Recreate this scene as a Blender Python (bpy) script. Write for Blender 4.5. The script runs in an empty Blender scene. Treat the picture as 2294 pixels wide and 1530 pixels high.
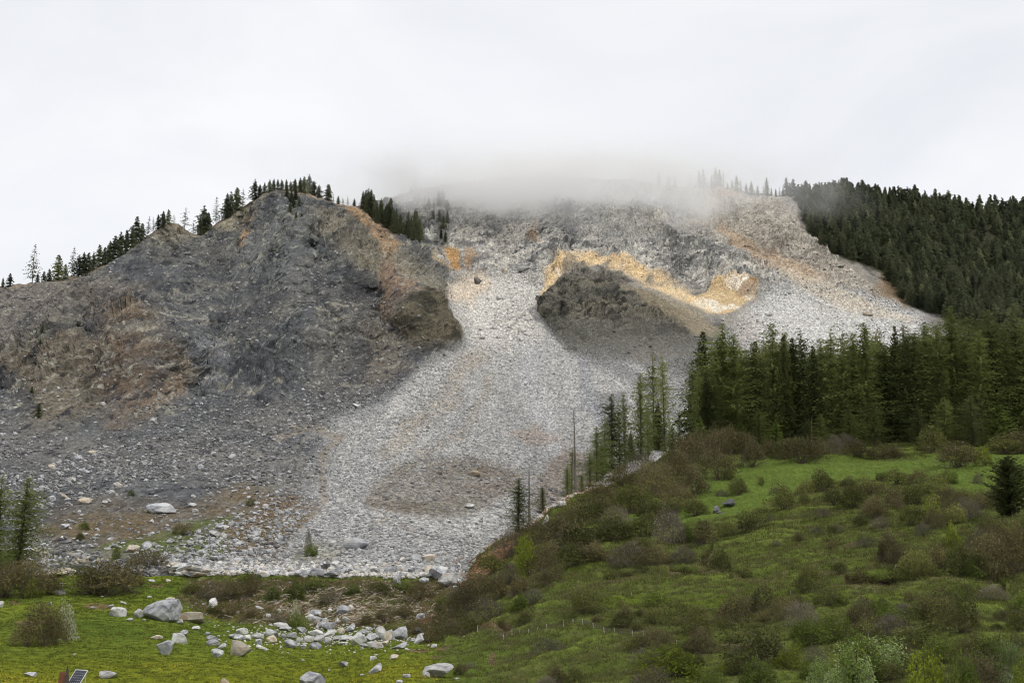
import bpy, math, random
import numpy as np
from mathutils import Vector, Matrix, Quaternion
R = math.radians
rng = np.random.default_rng(7)
random.seed(7)
scene = bpy.context.scene

# ---------------------------------------------------------------- camera
F, CU, CV, HOR = 3186.0, 1147.0, 765.0, 1250.0      # photograph's own pixels: focal length, centre, horizon row
PITCH = math.atan((HOR - CV) / F)
cam_d = bpy.data.cameras.new('camera')
cam = bpy.data.objects.new('camera', cam_d)
scene.collection.objects.link(cam)
cam_d.sensor_width = 36.0
cam_d.lens = 36.0 * F / 2294.0
cam_d.clip_start, cam_d.clip_end = 1.0, 20000.0
cam.location = (0, 0, 0)
cam.rotation_euler = (R(90) + PITCH, 0, 0)
scene.camera = cam

# ---------------------------------------------------------------- light
SUN_EL, SUN_AZ = 48.0, 140.0            # azimuth clockwise from north (+Y): the sun stands behind the camera to the right
world = bpy.data.worlds.new('World')
scene.world = world
world.use_nodes = True
wn, wl = world.node_tree.nodes, world.node_tree.links
wn.clear()
out = wn.new('ShaderNodeOutputWorld'); bg = wn.new('ShaderNodeBackground')
sky = wn.new('ShaderNodeTexSky'); sky.sky_type = 'NISHITA'; sky.sun_disc = False
sky.sun_elevation = R(SUN_EL); sky.sun_rotation = R(SUN_AZ)
tc = wn.new('ShaderNodeTexCoord')
mp = wn.new('ShaderNodeMapping'); mp.inputs['Scale'].default_value = (1.6, 1.6, 4.0)
n1 = wn.new('ShaderNodeTexNoise'); n1.inputs['Scale'].default_value = 2.2; n1.inputs['Detail'].default_value = 6; n1.inputs['Roughness'].default_value = .5
n1.inputs['Distortion'].default_value = .4
cr = wn.new('ShaderNodeValToRGB')
cr.color_ramp.elements[0].position = .32; cr.color_ramp.elements[0].color = (7.6, 7.75, 8.15, 1)
cr.color_ramp.elements[1].position = .68; cr.color_ramp.elements[1].color = (9.0, 9.05, 9.2, 1)
mixs = wn.new('ShaderNodeMixRGB'); mixs.inputs[0].default_value = .93       # the overcast hides all but a trace of the clear sky
wl.new(tc.outputs['Generated'], mp.inputs['Vector']); wl.new(mp.outputs['Vector'], n1.inputs['Vector'])
wl.new(n1.outputs['Fac'], cr.inputs['Fac'])
wl.new(sky.outputs['Color'], mixs.inputs[1]); wl.new(cr.outputs['Color'], mixs.inputs[2])
wl.new(mixs.outputs['Color'], bg.inputs['Color']); bg.inputs['Strength'].default_value = .1
wl.new(bg.outputs['Background'], out.inputs['Surface'])

sun_d = bpy.data.lights.new('sun', 'SUN')
sun_d.energy = 1.5; sun_d.angle = R(10); sun_d.color = (1.0, .95, .87)
sun = bpy.data.objects.new('sun', sun_d); scene.collection.objects.link(sun)
sdir = Vector((math.sin(R(SUN_AZ)) * math.cos(R(SUN_EL)), math.cos(R(SUN_AZ)) * math.cos(R(SUN_EL)), math.sin(R(SUN_EL))))
sun.rotation_euler = sdir.to_track_quat('Z', 'Y').to_euler()

scene.view_settings.view_transform = 'Standard'; scene.view_settings.look = 'None'
scene.view_settings.exposure = 0.16; scene.view_settings.gamma = 1.0
scene.view_settings.use_curve_mapping = False
scene.render.engine = 'CYCLES'
cy = scene.cycles
cy.max_bounces = 20; cy.diffuse_bounces = 3; cy.glossy_bounces = 1; cy.transmission_bounces = 3
cy.transparent_max_bounces = 8; cy.volume_bounces = 20
cy.volume_step_rate = 1.0; cy.volume_max_steps = 96
cy.filter_width = 1.05
cy.use_adaptive_sampling = True; cy.adaptive_threshold = .02
cy.caustics_reflective = cy.caustics_refractive = False

# ---------------------------------------------------------------- helpers
COL = scene.collection
def lin(r, g, b):
    f = lambda c: (c / 255 / 12.92) if c <= 10 else ((c / 255 + .055) / 1.055) ** 2.4
    return np.array([f(r), f(g), f(b)])

def hash3(ix, iy, iz, seed):
    with np.errstate(over='ignore'):
        h = (ix.astype(np.uint32) * np.uint32(374761393)) ^ (iy.astype(np.uint32) * np.uint32(668265263)) ^ (iz.astype(np.uint32) * np.uint32(2147483647)) ^ np.uint32(seed * 1013904223 & 0xffffffff)
        h = (h ^ (h >> np.uint32(13))) * np.uint32(1274126177)
        h = (h ^ (h >> np.uint32(15))) * np.uint32(2246822519)
        h = h ^ (h >> np.uint32(16))
    return h.astype(np.float32) / np.float32(4294967295.0)

def vnoise(x, y, z, seed=0):
    """value noise, -1..1"""
    xi, yi, zi = np.floor(x), np.floor(y), np.floor(z)
    fx, fy, fz = (x - xi).astype(np.float32), (y - yi).astype(np.float32), (z - zi).astype(np.float32)
    xi, yi, zi = xi.astype(np.int64), yi.astype(np.int64), zi.astype(np.int64)
    fx = fx * fx * (3 - 2 * fx); fy = fy * fy * (3 - 2 * fy); fz = fz * fz * (3 - 2 * fz)
    c = lambda a, b, d: hash3(xi + a, yi + b, zi + d, seed)
    x00 = c(0,0,0) * (1-fx) + c(1,0,0) * fx; x10 = c(0,1,0) * (1-fx) + c(1,1,0) * fx
    x01 = c(0,0,1) * (1-fx) + c(1,0,1) * fx; x11 = c(0,1,1) * (1-fx) + c(1,1,1) * fx
    return ((x00 * (1-fy) + x10 * fy) * (1-fz) + (x01 * (1-fy) + x11 * fy) * fz) * 2 - 1

def fbm(P, scale, octv=4, seed=0, gain=.5, ridged=False, lac=2.03):
    """P: (...,3) metres, scale: metres of the first octave"""
    x, y, z = P[..., 0] / scale, P[..., 1] / scale, P[..., 2] / scale
    a, s, t = 1.0, 0, 0
    for k in range(octv):
        n = vnoise(x, y, z, seed + 17 * k)
        if ridged: n = 1 - 2 * np.abs(n)
        s = s + a * n; t += a
        a *= gain; x = x * lac + 3.1; y = y * lac + 1.7; z = z * lac + 9.2
    return s / t

def smooth(a, b, x):
    t = np.clip((x - a) / (b - a), 0, 1)
    return t * t * (3 - 2 * t)

def polysd(poly, u, v):
    """signed distance in photo pixels to a closed polygon, negative inside"""
    poly = np.asarray(poly, float)
    d = np.full(u.shape, 1e18); inside = np.zeros(u.shape, bool)
    n = len(poly)
    for i in range(n):
        ax, ay = poly[i]; bx, by = poly[(i + 1) % n]
        ex, ey = bx - ax, by - ay
        wx, wy = u - ax, v - ay
        t = np.clip((wx * ex + wy * ey) / (ex * ex + ey * ey + 1e-9), 0, 1)
        d = np.minimum(d, (wx - ex * t) ** 2 + (wy - ey * t) ** 2)
        cond = ((ay <= v) & (by > v)) | ((by <= v) & (ay > v))
        xin = ax + (v - ay) * ex / (ey if abs(ey) > 1e-9 else 1e-9)
        inside ^= cond & (u < xin)
    d = np.sqrt(d)
    return np.where(inside, -d, d)

def linesd(pts, u, v):
    d = np.full(u.shape, 1e18)
    for (ax, ay), (bx, by) in zip(pts[:-1], pts[1:]):
        ex, ey = bx - ax, by - ay
        wx, wy = u - ax, v - ay
        t = np.clip((wx * ex + wy * ey) / (ex * ex + ey * ey + 1e-9), 0, 1)
        d = np.minimum(d, (wx - ex * t) ** 2 + (wy - ey * t) ** 2)
    return np.sqrt(d)

def tps(ctrl, u, v):
    """thin-plate interpolation of log distance over the controls, evaluated on a coarse grid then bilinear"""
    c = np.array(ctrl, float)
    X = c[:, :2] / 500.0; y = np.log(c[:, 2])
    K = lambda A, B: (lambda r2: np.where(r2 > 0, r2 * np.log(r2 + 1e-12), 0))(((A[:, None] - B[None]) ** 2).sum(-1))
    n = len(X)
    M = np.zeros((n + 3, n + 3)); M[:n, :n] = K(X, X) + np.eye(n) * 2e-3
    M[:n, n] = 1; M[:n, n + 1:] = X; M[n, :n] = 1; M[n + 1:, :n] = X.T
    w = np.linalg.solve(M, np.r_[y, 0, 0, 0])
    u0, v0, st = -300.0, 300.0, 12.0
    gu = np.arange(u0, 2620, st); gv = np.arange(v0, 1800, st)
    GU, GV = np.meshgrid(gu, gv); Q = np.c_[GU.ravel(), GV.ravel()] / 500.0
    val = np.concatenate([K(q, X) @ w[:n] + w[n] + q @ w[n + 1:] for q in np.array_split(Q, 8)]).reshape(GU.shape)
    a = np.clip((u - u0) / st, 0, len(gu) - 1.001); b = np.clip((v - v0) / st, 0, len(gv) - 1.001)
    ai, bi = a.astype(int), b.astype(int); fa, fb = a - ai, b - bi
    L = val[bi, ai] * (1-fa) * (1-fb) + val[bi, ai+1] * fa * (1-fb) + val[bi+1, ai] * (1-fa) * fb + val[bi+1, ai+1] * fa * fb
    return np.exp(L)

def unproj(u, v, Y):
    """point of the place at distance Y (metres north of the camera) seen at photo pixel u, v"""
    a = (u - CU) / F; b = (CV - v) / F
    dy = math.cos(PITCH) - b * math.sin(PITCH); dz = math.sin(PITCH) + b * math.cos(PITCH)
    return np.stack([a / dy * Y, Y + 0 * u, dz / dy * Y], -1)

def interp(x, pts):
    p = np.array(pts, float)
    return np.interp(x, p[:, 0], p[:, 1])

def new_mesh(name, V, Fq, mats=(), attrs=None, smooth_shade=False):
    me = bpy.data.meshes.new(name)
    V = np.asarray(V, np.float32); Fq = np.asarray(Fq, np.int32)
    k = Fq.shape[1]
    me.vertices.add(len(V)); me.vertices.foreach_set('co', V.ravel())
    me.loops.add(Fq.size); me.loops.foreach_set('vertex_index', Fq.ravel())
    me.polygons.add(len(Fq))
    me.polygons.foreach_set('loop_start', np.arange(0, Fq.size, k, dtype=np.int32))
    me.polygons.foreach_set('loop_total', np.full(len(Fq), k, np.int32))
    me.polygons.foreach_set('use_smooth', np.full(len(Fq), smooth_shade))
    for m in mats: me.materials.append(m)
    me.update(calc_edges=True)
    for nm, arr in (attrs or {}).items():
        arr = np.asarray(arr, np.float32)
        if arr.ndim == 2:
            a = me.attributes.new(nm, 'FLOAT_COLOR', 'POINT')
            a.data.foreach_set('color', np.c_[arr, np.ones(len(arr))].astype(np.float32).ravel())
        else:
            a = me.attributes.new(nm, 'FLOAT', 'POINT'); a.data.foreach_set('value', arr)
    return me

def link(name, me, parent=None, **props):
    o = bpy.data.objects.new(name, me); COL.objects.link(o)
    if parent is not None: o.parent = parent
    for k, v in props.items(): o[k] = v
    return o

# ---------------------------------------------------------------- materials
def mat(name):
    m = bpy.data.materials.new(name); m.use_nodes = True
    m.node_tree.nodes.clear()
    return m, m.node_tree.nodes, m.node_tree.links

def mul(n, l, a, b):
    x = n.new('ShaderNodeMixRGB'); x.blend_type = 'MULTIPLY'; x.inputs[0].default_value = 1
    l.new(a, x.inputs[1]); l.new(b, x.inputs[2]); return x.outputs[0]

def ramp(n, l, src, stops):
    r = n.new('ShaderNodeValToRGB'); e = r.color_ramp.elements
    while len(e) < len(stops): e.new(.5)
    for el, (p, c) in zip(e, stops):
        el.position = p; el.color = tuple(c) + (1,) if len(c) == 3 else c
    l.new(src, r.inputs['Fac']); return r.outputs['Color']

def terrain_material(name, cell, grain_lo, grain_hi, bump, yscale=.4):
    m, n, l = mat(name)
    o = n.new('ShaderNodeOutputMaterial'); d = n.new('ShaderNodeBsdfDiffuse')
    at = n.new('ShaderNodeAttribute'); at.attribute_name = 'tint'
    gr = n.new('ShaderNodeAttribute'); gr.attribute_name = 'grain'
    tc = n.new('ShaderNodeTexCoord')
    vo = n.new('ShaderNodeTexVoronoi'); vo.inputs['Scale'].default_value = 1 / cell; vo.inputs['Randomness'].default_value = 1
    mp = n.new('ShaderNodeMapping'); mp.inputs['Scale'].default_value = (1, yscale, 1); l.new(tc.outputs['Object'], mp.inputs['Vector'])
    l.new(mp.outputs['Vector'], vo.inputs['Vector'])
    sep = n.new('ShaderNodeSeparateColor'); l.new(vo.outputs['Color'], sep.inputs[0])
    c1 = ramp(n, l, sep.outputs[0], [(0, (grain_lo,) * 3), (.55, (.95,) * 3), (1, (grain_hi,) * 3)])
    n2 = n.new('ShaderNodeTexNoise'); n2.inputs['Scale'].default_value = .35 / cell; n2.inputs['Detail'].default_value = 5; n2.inputs['Roughness'].default_value = .65
    l.new(mp.outputs['Vector'], n2.inputs['Vector'])
    c2 = ramp(n, l, n2.outputs['Fac'], [(.3, (.72,) * 3), (.7, (1.28,) * 3)])
    mx = n.new('ShaderNodeMixRGB'); l.new(gr.outputs['Fac'], mx.inputs[0]); mx.inputs[1].default_value = (1, 1, 1, 1); l.new(c1, mx.inputs[2])
    col = mul(n, l, mul(n, l, at.outputs['Color'], mx.outputs[0]), c2)
    l.new(col, d.inputs['Color']); d.inputs['Roughness'].default_value = .8
    bp = n.new('ShaderNodeBump'); bp.inputs['Strength'].default_value = bump; bp.inputs['Distance'].default_value = cell
    l.new(vo.outputs['Distance'], bp.inputs['Height']); l.new(bp.outputs['Normal'], d.inputs['Normal'])
    l.new(d.outputs[0], o.inputs['Surface'])
    return m

def plant_material(name, ca, cb, cc, transl=.25, scale=.8, lo=.72, hi=1.25):
    """foliage or bark: three tones mixed by noise over the plant and by the individual"""
    m, n, l = mat(name)
    o = n.new('ShaderNodeOutputMaterial'); d = n.new('ShaderNodeBsdfDiffuse')
    tc = n.new('ShaderNodeTexCoord'); oi = n.new('ShaderNodeObjectInfo')
    add = n.new('ShaderNodeVectorMath'); add.operation = 'ADD'
    l.new(tc.outputs['Object'], add.inputs[0])
    cmb = n.new('ShaderNodeCombineXYZ')
    mm = n.new('ShaderNodeMath'); mm.operation = 'MULTIPLY'; mm.inputs[1].default_value = 50; l.new(oi.outputs['Random'], mm.inputs[0])
    l.new(mm.outputs[0], cmb.inputs[0]); l.new(cmb.outputs[0], add.inputs[1])
    nz = n.new('ShaderNodeTexNoise'); nz.inputs['Scale'].default_value = scale; nz.inputs['Detail'].default_value = 4; nz.inputs['Roughness'].default_value = .7
    l.new(add.outputs[0], nz.inputs['Vector'])
    c = ramp(n, l, nz.outputs['Fac'], [(.33, ca), (.5, cb), (.68, cc)])
    v = ramp(n, l, oi.outputs['Random'], [(0, (lo, lo, lo * 1.05)), (1, (hi, hi * .97, hi * .88))])
    col = mul(n, l, c, v)
    l.new(col, d.inputs['Color'])
    if transl > 0:
        t = n.new('ShaderNodeBsdfTranslucent'); l.new(col, t.inputs['Color'])
        ms = n.new('ShaderNodeMixShader'); ms.inputs[0].default_value = transl
        l.new(d.outputs[0], ms.inputs[1]); l.new(t.outputs[0], ms.inputs[2]); l.new(ms.outputs[0], o.inputs['Surface'])
    else:
        l.new(d.outputs[0], o.inputs['Surface'])
    return m

def rock_material(name, dark, midc, light, stain, stain_at=.66, per=.25):
    m, n, l = mat(name)
    o = n.new('ShaderNodeOutputMaterial'); d = n.new('ShaderNodeBsdfPrincipled')
    d.inputs['Roughness'].default_value = .85; d.inputs['Specular IOR Level'].default_value = .25
    tc = n.new('ShaderNodeTexCoord'); oi = n.new('ShaderNodeObjectInfo')
    mm = n.new('ShaderNodeMath'); mm.operation = 'MULTIPLY'; mm.inputs[1].default_value = 40; l.new(oi.outputs['Random'], mm.inputs[0])
    cmb = n.new('ShaderNodeCombineXYZ'); l.new(mm.outputs[0], cmb.inputs[0])
    add = n.new('ShaderNodeVectorMath'); add.operation = 'ADD'; l.new(tc.outputs['Object'], add.inputs[0]); l.new(cmb.outputs[0], add.inputs[1])
    nz = n.new('ShaderNodeTexNoise'); nz.inputs['Scale'].default_value = 2.4; nz.inputs['Detail'].default_value = 8; nz.inputs['Roughness'].default_value = .68; nz.inputs['Distortion'].default_value = .6
    l.new(add.outputs[0], nz.inputs['Vector'])
    c = ramp(n, l, nz.outputs['Fac'], [(.34, dark), (.48, midc), (.64, light)])
    n3 = n.new('ShaderNodeTexNoise'); n3.inputs['Scale'].default_value = 1.1; n3.inputs['Detail'].default_value = 3
    l.new(add.outputs[0], n3.inputs['Vector'])
    f = ramp(n, l, n3.outputs['Fac'], [(stain_at - .04, (0, 0, 0)), (stain_at + .05, (1, 1, 1))])
    mx = n.new('ShaderNodeMixRGB'); l.new(f, mx.inputs[0]); l.new(c, mx.inputs[1]); mx.inputs[2].default_value = tuple(stain) + (1,)
    v = ramp(n, l, oi.outputs['Random'], [(0, (1 - per,) * 3), (1, (1 + per,) * 3)])
    l.new(mul(n, l, mx.outputs[0], v), d.inputs['Base Color'])
    bp = n.new('ShaderNodeBump'); bp.inputs['Strength'].default_value = .5; bp.inputs['Distance'].default_value = .15
    l.new(nz.outputs['Fac'], bp.inputs['Height']); l.new(bp.outputs['Normal'], d.inputs['Normal'])
    l.new(d.outputs[0], o.inputs['Surface'])
    return m

def plain_material(name, col, rough=.7, metal=0.0, var=.3, scale=6):
    m, n, l = mat(name)
    o = n.new('ShaderNodeOutputMaterial'); d = n.new('ShaderNodeBsdfPrincipled')
    d.inputs['Roughness'].default_value = rough; d.inputs['Metallic'].default_value = metal
    tc = n.new('ShaderNodeTexCoord'); nz = n.new('ShaderNodeTexNoise'); nz.inputs['Scale'].default_value = scale; nz.inputs['Detail'].default_value = 6
    l.new(tc.outputs['Object'], nz.inputs['Vector'])
    c = ramp(n, l, nz.outputs['Fac'], [(.3, [x * (1 - var) for x in col]), (.7, [x * (1 + var) for x in col])])
    l.new(c, d.inputs['Base Color']); l.new(d.outputs[0], o.inputs['Surface'])
    return m
# ---------------------------------------------------------------- the mountain
CREST = [(-300, 660), (0, 643), (60, 636), (100, 632), (170, 618), (230, 594), (280, 567), (330, 527), (380, 499), (400, 503), (432, 527), (458, 521), (490, 497),
         (540, 467), (590, 432), (615, 424), (650, 426), (690, 433), (750, 456), (800, 463), (850, 452), (890, 440), (930, 427), (1000, 417), (1100, 402), (1200, 396),
         (1400, 404), (1500, 420), (1560, 421), (1620, 420), (1700, 436), (1770, 440), (1880, 432), (2000, 440), (2080, 452), (2150, 468), (2294, 478), (2620, 500)]
RIDGE = [(690, 433), (750, 457), (800, 463), (850, 494), (900, 522), (935, 537), (962, 552), (985, 585), (1010, 625)]
BASE_V = 1345.0
LEFT = [(-300,1340,300),(300,1340,300),(1000,1340,300),(-300,1285,300),(300,1285,300),(700,1285,300),(1000,1290,300),
 (0,1200,350),(300,1200,352),(600,1200,365),(0,1100,430),(300,1100,440),(600,1100,470),(0,1000,530),(300,1000,560),(600,1000,590),(800,1000,610),
 (-300,900,650),(0,900,650),(200,880,660),(330,800,680),(455,780,790),(100,780,720),(0,640,880),(-300,680,860),(200,605,920),(380,500,980),(432,528,1030),(600,425,1080),
 (600,600,960),(600,750,840),(750,600,960),(720,680,900),(800,900,740),(690,435,1100),(850,495,1110),(930,540,1100),(1010,625,1070),(860,700,930),(960,680,900),(960,800,850),
 (500,560,1030),(280,700,800),(520,900,700),(1100,700,1010),(1100,900,770),(1100,1100,500)]
BACK = [(-300,1340,300),(600,1340,300),(1000,1340,300),(1600,1340,340),(2600,1340,400),(1000,1285,310),(1010,625,1075),(1000,560,1150),(1100,600,1120),(1100,700,1010),(1100,800,890),
 (1100,900,770),(1100,1000,640),(1000,1100,510),(1100,1200,400),(1300,1100,540),(1400,1000,650),(1400,900,770),(1400,800,880),(1300,700,980),(1300,600,1100),
 (1500,700,1000),(1650,650,1090),(1650,750,970),(1800,700,1030),(2000,700,1060),(2000,600,1190),(1800,600,1160),(1600,600,1150),(1600,500,1310),(1600,420,1420),
 (1400,500,1290),(1400,400,1420),(1200,500,1250),(1200,400,1400),(1000,500,1230),(1000,415,1370),(900,435,1330),(1800,430,1420),(2000,440,1430),(2294,478,1410),
 (2294,600,1220),(2294,750,1010),(2000,900,800),(2294,950,760),(2600,500,1410),(2600,900,800),(-300,430,1300),(400,430,1250)]
def mountain_Y(u, v):
    yl, yb = tps(LEFT, u, v), tps(BACK, u, v)
    r = interp(u, RIDGE + [(1100, 640)])
    left = np.where(u < 690, 1.0, np.where(u > 1012, 0.0, smooth(-2, 2, v - r)))
    # below the ridge's end the two sides run into one another
    w = smooth(1012, 900, u) if False else 1 - smooth(890, 1110, u)
    low = smooth(575, 650, v)
    left = np.where(u < 690, 1.0, left * (1 - low) + w * low)
    return yl * left + yb * (1 - left)

MOUND = [(1216,700),(1228,660),(1248,634),(1272,616),(1305,610),(1330,628),(1352,618),(1390,620),(1412,642),(1440,650),(1480,672),(1530,700),(1580,735),(1612,790),(1560,840),(1440,800),(1400,820),(1310,790),(1262,780)]
KNOB = [(880,712),(905,684),(945,664),(975,672),(1000,700),(1030,742),(1030,768),(990,795),(940,815),(915,800),(895,755)]
BROWN = [(228,705),(290,688),(345,720),(400,790),(428,850),(400,900),(335,945),(255,965),(215,880),(205,790)]
LKNOB = [(-20,800),(60,790),(130,755),(200,800),(225,860),(240,930),(180,950),(90,960),(30,900)]
CRAG2 = [(1560,665),(1600,640),(1640,630),(1688,655),(1650,690),(1600,700)]

NU, NV, NB = 1330, 440, 14
ug = np.linspace(-300, 2620, NU)
tg = np.linspace(0, 1, NV) ** 1.0
U, T = np.meshgrid(ug, tg)
cre = interp(U, CREST)
cre = cre + 2.2 * vnoise(U / 14, U * 0, U * 0, 5) + 1.2 * vnoise(U / 5, U * 0, U * 0, 6)
Vp = cre + (BASE_V - cre) * T
Y = mountain_Y(U, Vp)
MP = unproj(U, Vp, Y)
cu = U + 10 * fbm(MP, 30, 4, 1, .6); cvv = Vp + 9 * fbm(MP, 30, 4, 2, .6)
def spur(poly, w, reach=1.0):
    """a knoll that steps out of the slope at its top edge and dies into it lower down"""
    vs = [p[1] for p in poly]; top, bot = min(vs), max(vs)
    k = np.clip(-polysd(poly, cu, cvv) / w, 0, 1)
    return np.sqrt(k * (2 - k)) * (1 - smooth(.2, .92, (Vp - top) / (bot - top) / reach))
def rib(pts, w):
    """a rocky rib running down the face"""
    return np.exp(-(linesd(pts, cu + 1.2 * (cu - U), cvv + 1.2 * (cvv - Vp)) / (w * 1.15)) ** 2)
nearer = 44 * spur(MOUND, 50) + 16 * spur(KNOB, 60) + 6 * spur(BROWN, 55) + 20 * spur(LKNOB, 60) + 11 * spur(CRAG2, 30)
nearer_r = 22 * rib([(385,500),(430,570),(470,640),(480,700)], 26) + 26 * rib([(620,430),(660,560),(650,680),(700,760)], 30) + 16 * rib([(300,600),(330,660),(320,700)], 24) \
        + 20 * rib([(700,640),(760,700),(830,740)], 24) + 18 * rib([(180,660),(150,740)], 22) + 16 * rib([(540,760),(600,800)], 22) + 14 * rib([(770,620),(900,640),(960,660)], 14) \
        - 26 * rib([(445,530),(500,620),(520,700),(460,800),(440,880)], 24) - 22 * rib([(560,470),(545,560),(560,640)], 16) - 20 * rib([(210,680),(180,760),(90,830)], 22) \
        - 24 * rib([(860,540),(850,640),(860,760),(800,880)], 22) - 14 * rib([(720,500),(700,600)], 16)
nearer_r += 22 * rib([(1240,470),(1220,560),(1215,590)], 22) + 20 * rib([(1310,500),(1480,560),(1560,620)], 16) + 22 * rib([(1500,430),(1540,500),(1620,560)], 20) \
        + 20 * rib([(980,480),(1000,540)], 18) - 20 * rib([(1130,480),(1140,600)], 30) - 16 * rib([(1560,500),(1700,580),(1900,660)], 18) + 18 * rib([(1700,480),(1800,560),(1900,600)], 20)
Y = Y - nearer - .6 * nearer_r * (1 + .8 * fbm(MP, 26, 3, 3))
MP = unproj(U, Vp, Y)
MQ = MP * np.array([1, .42, 1])          # the face is seen at a low angle: keep its relief as compact uphill as across

# surface noise that follows each kind of ground
wu = U + 30 * fbm(MQ, 60, 4, 11) + 10 * fbm(MQ, 12, 3, 12)
wv = Vp + 20 * fbm(MQ, 60, 4, 13) + 8 * fbm(MQ, 12, 3, 14)
def reg(poly, w=10): return smooth(w, -w, polysd(poly, wu, wv))
SCREE = [(1000,640),(1100,622),(1165,600),(1215,612),(1215,700),(1262,770),(1420,800),(1560,800),(1620,730),(1700,650),(1820,640),(1960,670),(2060,700),(2100,760),(2100,1200),(1400,1400),
         (1040,1345),(560,1345),(400,1290),(500,1262),(620,1262),(650,1215),(640,1160),(700,1080),(760,1010),(700,965),(760,930),(870,890),(940,830),(1040,775),(1024,712)]
wide = fbm(MQ * np.array([1, .3, .3]), 42, 4, 15)
_sd = polysd(SCREE, wu + 34 * wide, wv + 12 * wide)
_w = 14 + 26 * smooth(900, 1050, Vp)
m_scree = smooth(0, 1, .5 - _sd / _w / 2)
m_scree_out = np.exp(-np.clip(_sd, 0, 400) / 55.0)
m_basin = reg([(1000,640),(960,545),(900,480),(880,400),(1500,390),(1770,430),(1790,520),(1900,600),(2060,700),(1900,690),(1700,660),(1500,640),(1330,590),(1215,640),(1100,622)], 10)
m_mound, m_knob, m_brown, m_lknob, m_crag2 = reg(MOUND, 13), reg(KNOB, 7), reg(BROWN, 26), reg(LKNOB, 24), reg(CRAG2, 4)
FOREST = [(1775,425),(1900,415),(2294,440),(2640,440),(2640,800),(2294,800),(2130,720),(2050,690),(2000,655),(1990,610),(1900,580),(1840,560),(1800,500),(1785,450)]
m_for = reg(FOREST, 6)
m_left = np.clip(1 - m_scree - m_basin, 0, 1) * smooth(1080, 1000, U)
m_lowdeb = m_left * smooth(900, 980, Vp + .12 * (U - 300))
# strata: beds that dip to the right
ca, sa = math.cos(R(-33)), math.sin(R(-33))
S = np.stack([(MP[..., 0] * ca - MP[..., 2] * sa) / 4.5, MP[..., 1] / 6.0, (MP[..., 0] * sa + MP[..., 2] * ca)], -1)
S2 = np.stack([MP[..., 0], MP[..., 1] * .16, MP[..., 2] * .38], -1)       # gullies run down the slope
beds = fbm(S, 9, 5, 21, .6, True)
crag = fbm(MQ, 18, 6, 31, .64, True); crag2_ = fbm(MQ, 6.5, 4, 32, .65)
gully = fbm(S2, 34, 5, 41, .55, True)
fine = fbm(MQ, 3.2, 3, 51, .6)
craggy = np.clip(m_left * (1 - .8 * m_lowdeb) * (.35 + .65 * smooth(-.15, .25, fbm(MQ, 80, 3, 61))) * smooth(0, .03, T)
                 + 1.0 * m_basin + 1.15 * m_mound * smooth(760, 690, Vp) + .5 * m_knob * smooth(790, 720, Vp) + .25 * m_crag2 + .4 * m_brown + .5 * m_lknob, 0, 1.2)
craggy *= (1 - .9 * smooth(.2, .6, reg([(680,440),(760,470),(800,560),(860,660),(900,760),(820,800),(700,880),(720,900),(880,850),(990,640),(900,560),(800,470)], 14)) * .5)
soft = np.clip(1 - craggy, 0, 1)
zone = np.where(m_for > .5, .5, 1.0)
nz_o = fbm(MQ, 48, 2, 38)
blocks = fbm(MQ, 17, 4, 36, .6); blocks2 = fbm(S, 6, 4, 37, .6)
outc = smooth(.02, .16, blocks) + .8 * smooth(.22, .32, blocks) + .9 * smooth(.0, .14, blocks2)
ledge = fbm(S * np.array([1, 1, 1.5]), 5.5, 4, 35, .62)
disp = craggy * (2.6 * crag + .9 * beds + 2.6 * outc * smooth(-.2, .2, nz_o) + 2.2 * crag2_ + 1.6 * np.where(ledge > .12, 1, 0) * smooth(-.3, .1, nz_o) + 1.2 * ledge) * zone + 5.0 * gully * m_left * (1 - m_lowdeb) * (1 - m_scree) + 3.0 * gully * (m_basin + m_mound * .6) \
     + soft * (.9 * fbm(MQ, 22, 4, 71) + .35 * fine) + 1.9 * fine * craggy + m_lowdeb * (1.6 * fbm(MQ, 14, 5, 81, .6, True) + .5 * fine)
disp *= smooth(0, .02, T) * .8 + .2
disp *= np.clip(Y / 800, .3, 1.1)
du = np.gradient(MP, axis=1); dv = np.gradient(MP, axis=0)
N = np.cross(du, -dv) ; N /= np.linalg.norm(N, axis=-1, keepdims=True) + 1e-9
N = N * np.where(N[..., 1:2] > 0, -1, 1)
from_n = N
for _ in range(3):      # smooth the normals so that the relief does not fold
    from_n = (from_n + np.roll(from_n, 1, 0) + np.roll(from_n, -1, 0) + np.roll(from_n, 1, 1) + np.roll(from_n, -1, 1)) / 5
steepjump = np.abs(np.gradient(Y, axis=0)) > 25
disp = np.where(steepjump, 0, disp)
MD = MP + from_n * disp[..., None]

# ---- what the ground is made of, kind by kind
def C(r, g, b, k=1.0): return lin(r, g, b) * k
tint = np.zeros(U.shape + (3,)) + C(93, 95, 97)
tint[U > 1100] = C(150, 145, 136)
def paint(mask, c):
    global tint
    mask = np.clip(mask, 0, 1)[..., None]
    tint = tint * (1 - mask) + np.asarray(c) * mask
nz_a, nz_b, nz_c = fbm(MQ, 55, 4, 101), fbm(MQ, 18, 5, 102, .6), fbm(S, 12, 4, 103, .6)
streak = fbm(S2 * np.array([1, 1, .35]), 9, 4, 104, .6)
paint(smooth(-.1, .5, nz_a) * .7, C(106, 105, 101))
paint(smooth(.05, .5, nz_b) * .4, C(122, 120, 110))
paint(smooth(.15, .5, nz_c) * .5 * (craggy > .2), C(136, 133, 120))
paint(smooth(-.1, -.5, nz_b) * .8, C(74, 75, 79))
paint(smooth(0, .5, streak) * .5 * soft, C(118, 118, 118))
paint(reg([(-300,650),(200,620),(330,640),(300,700),(200,730),(0,790),(-300,800)], 25) * .75, C(124, 118, 110))           # scree below the left rim
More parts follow.
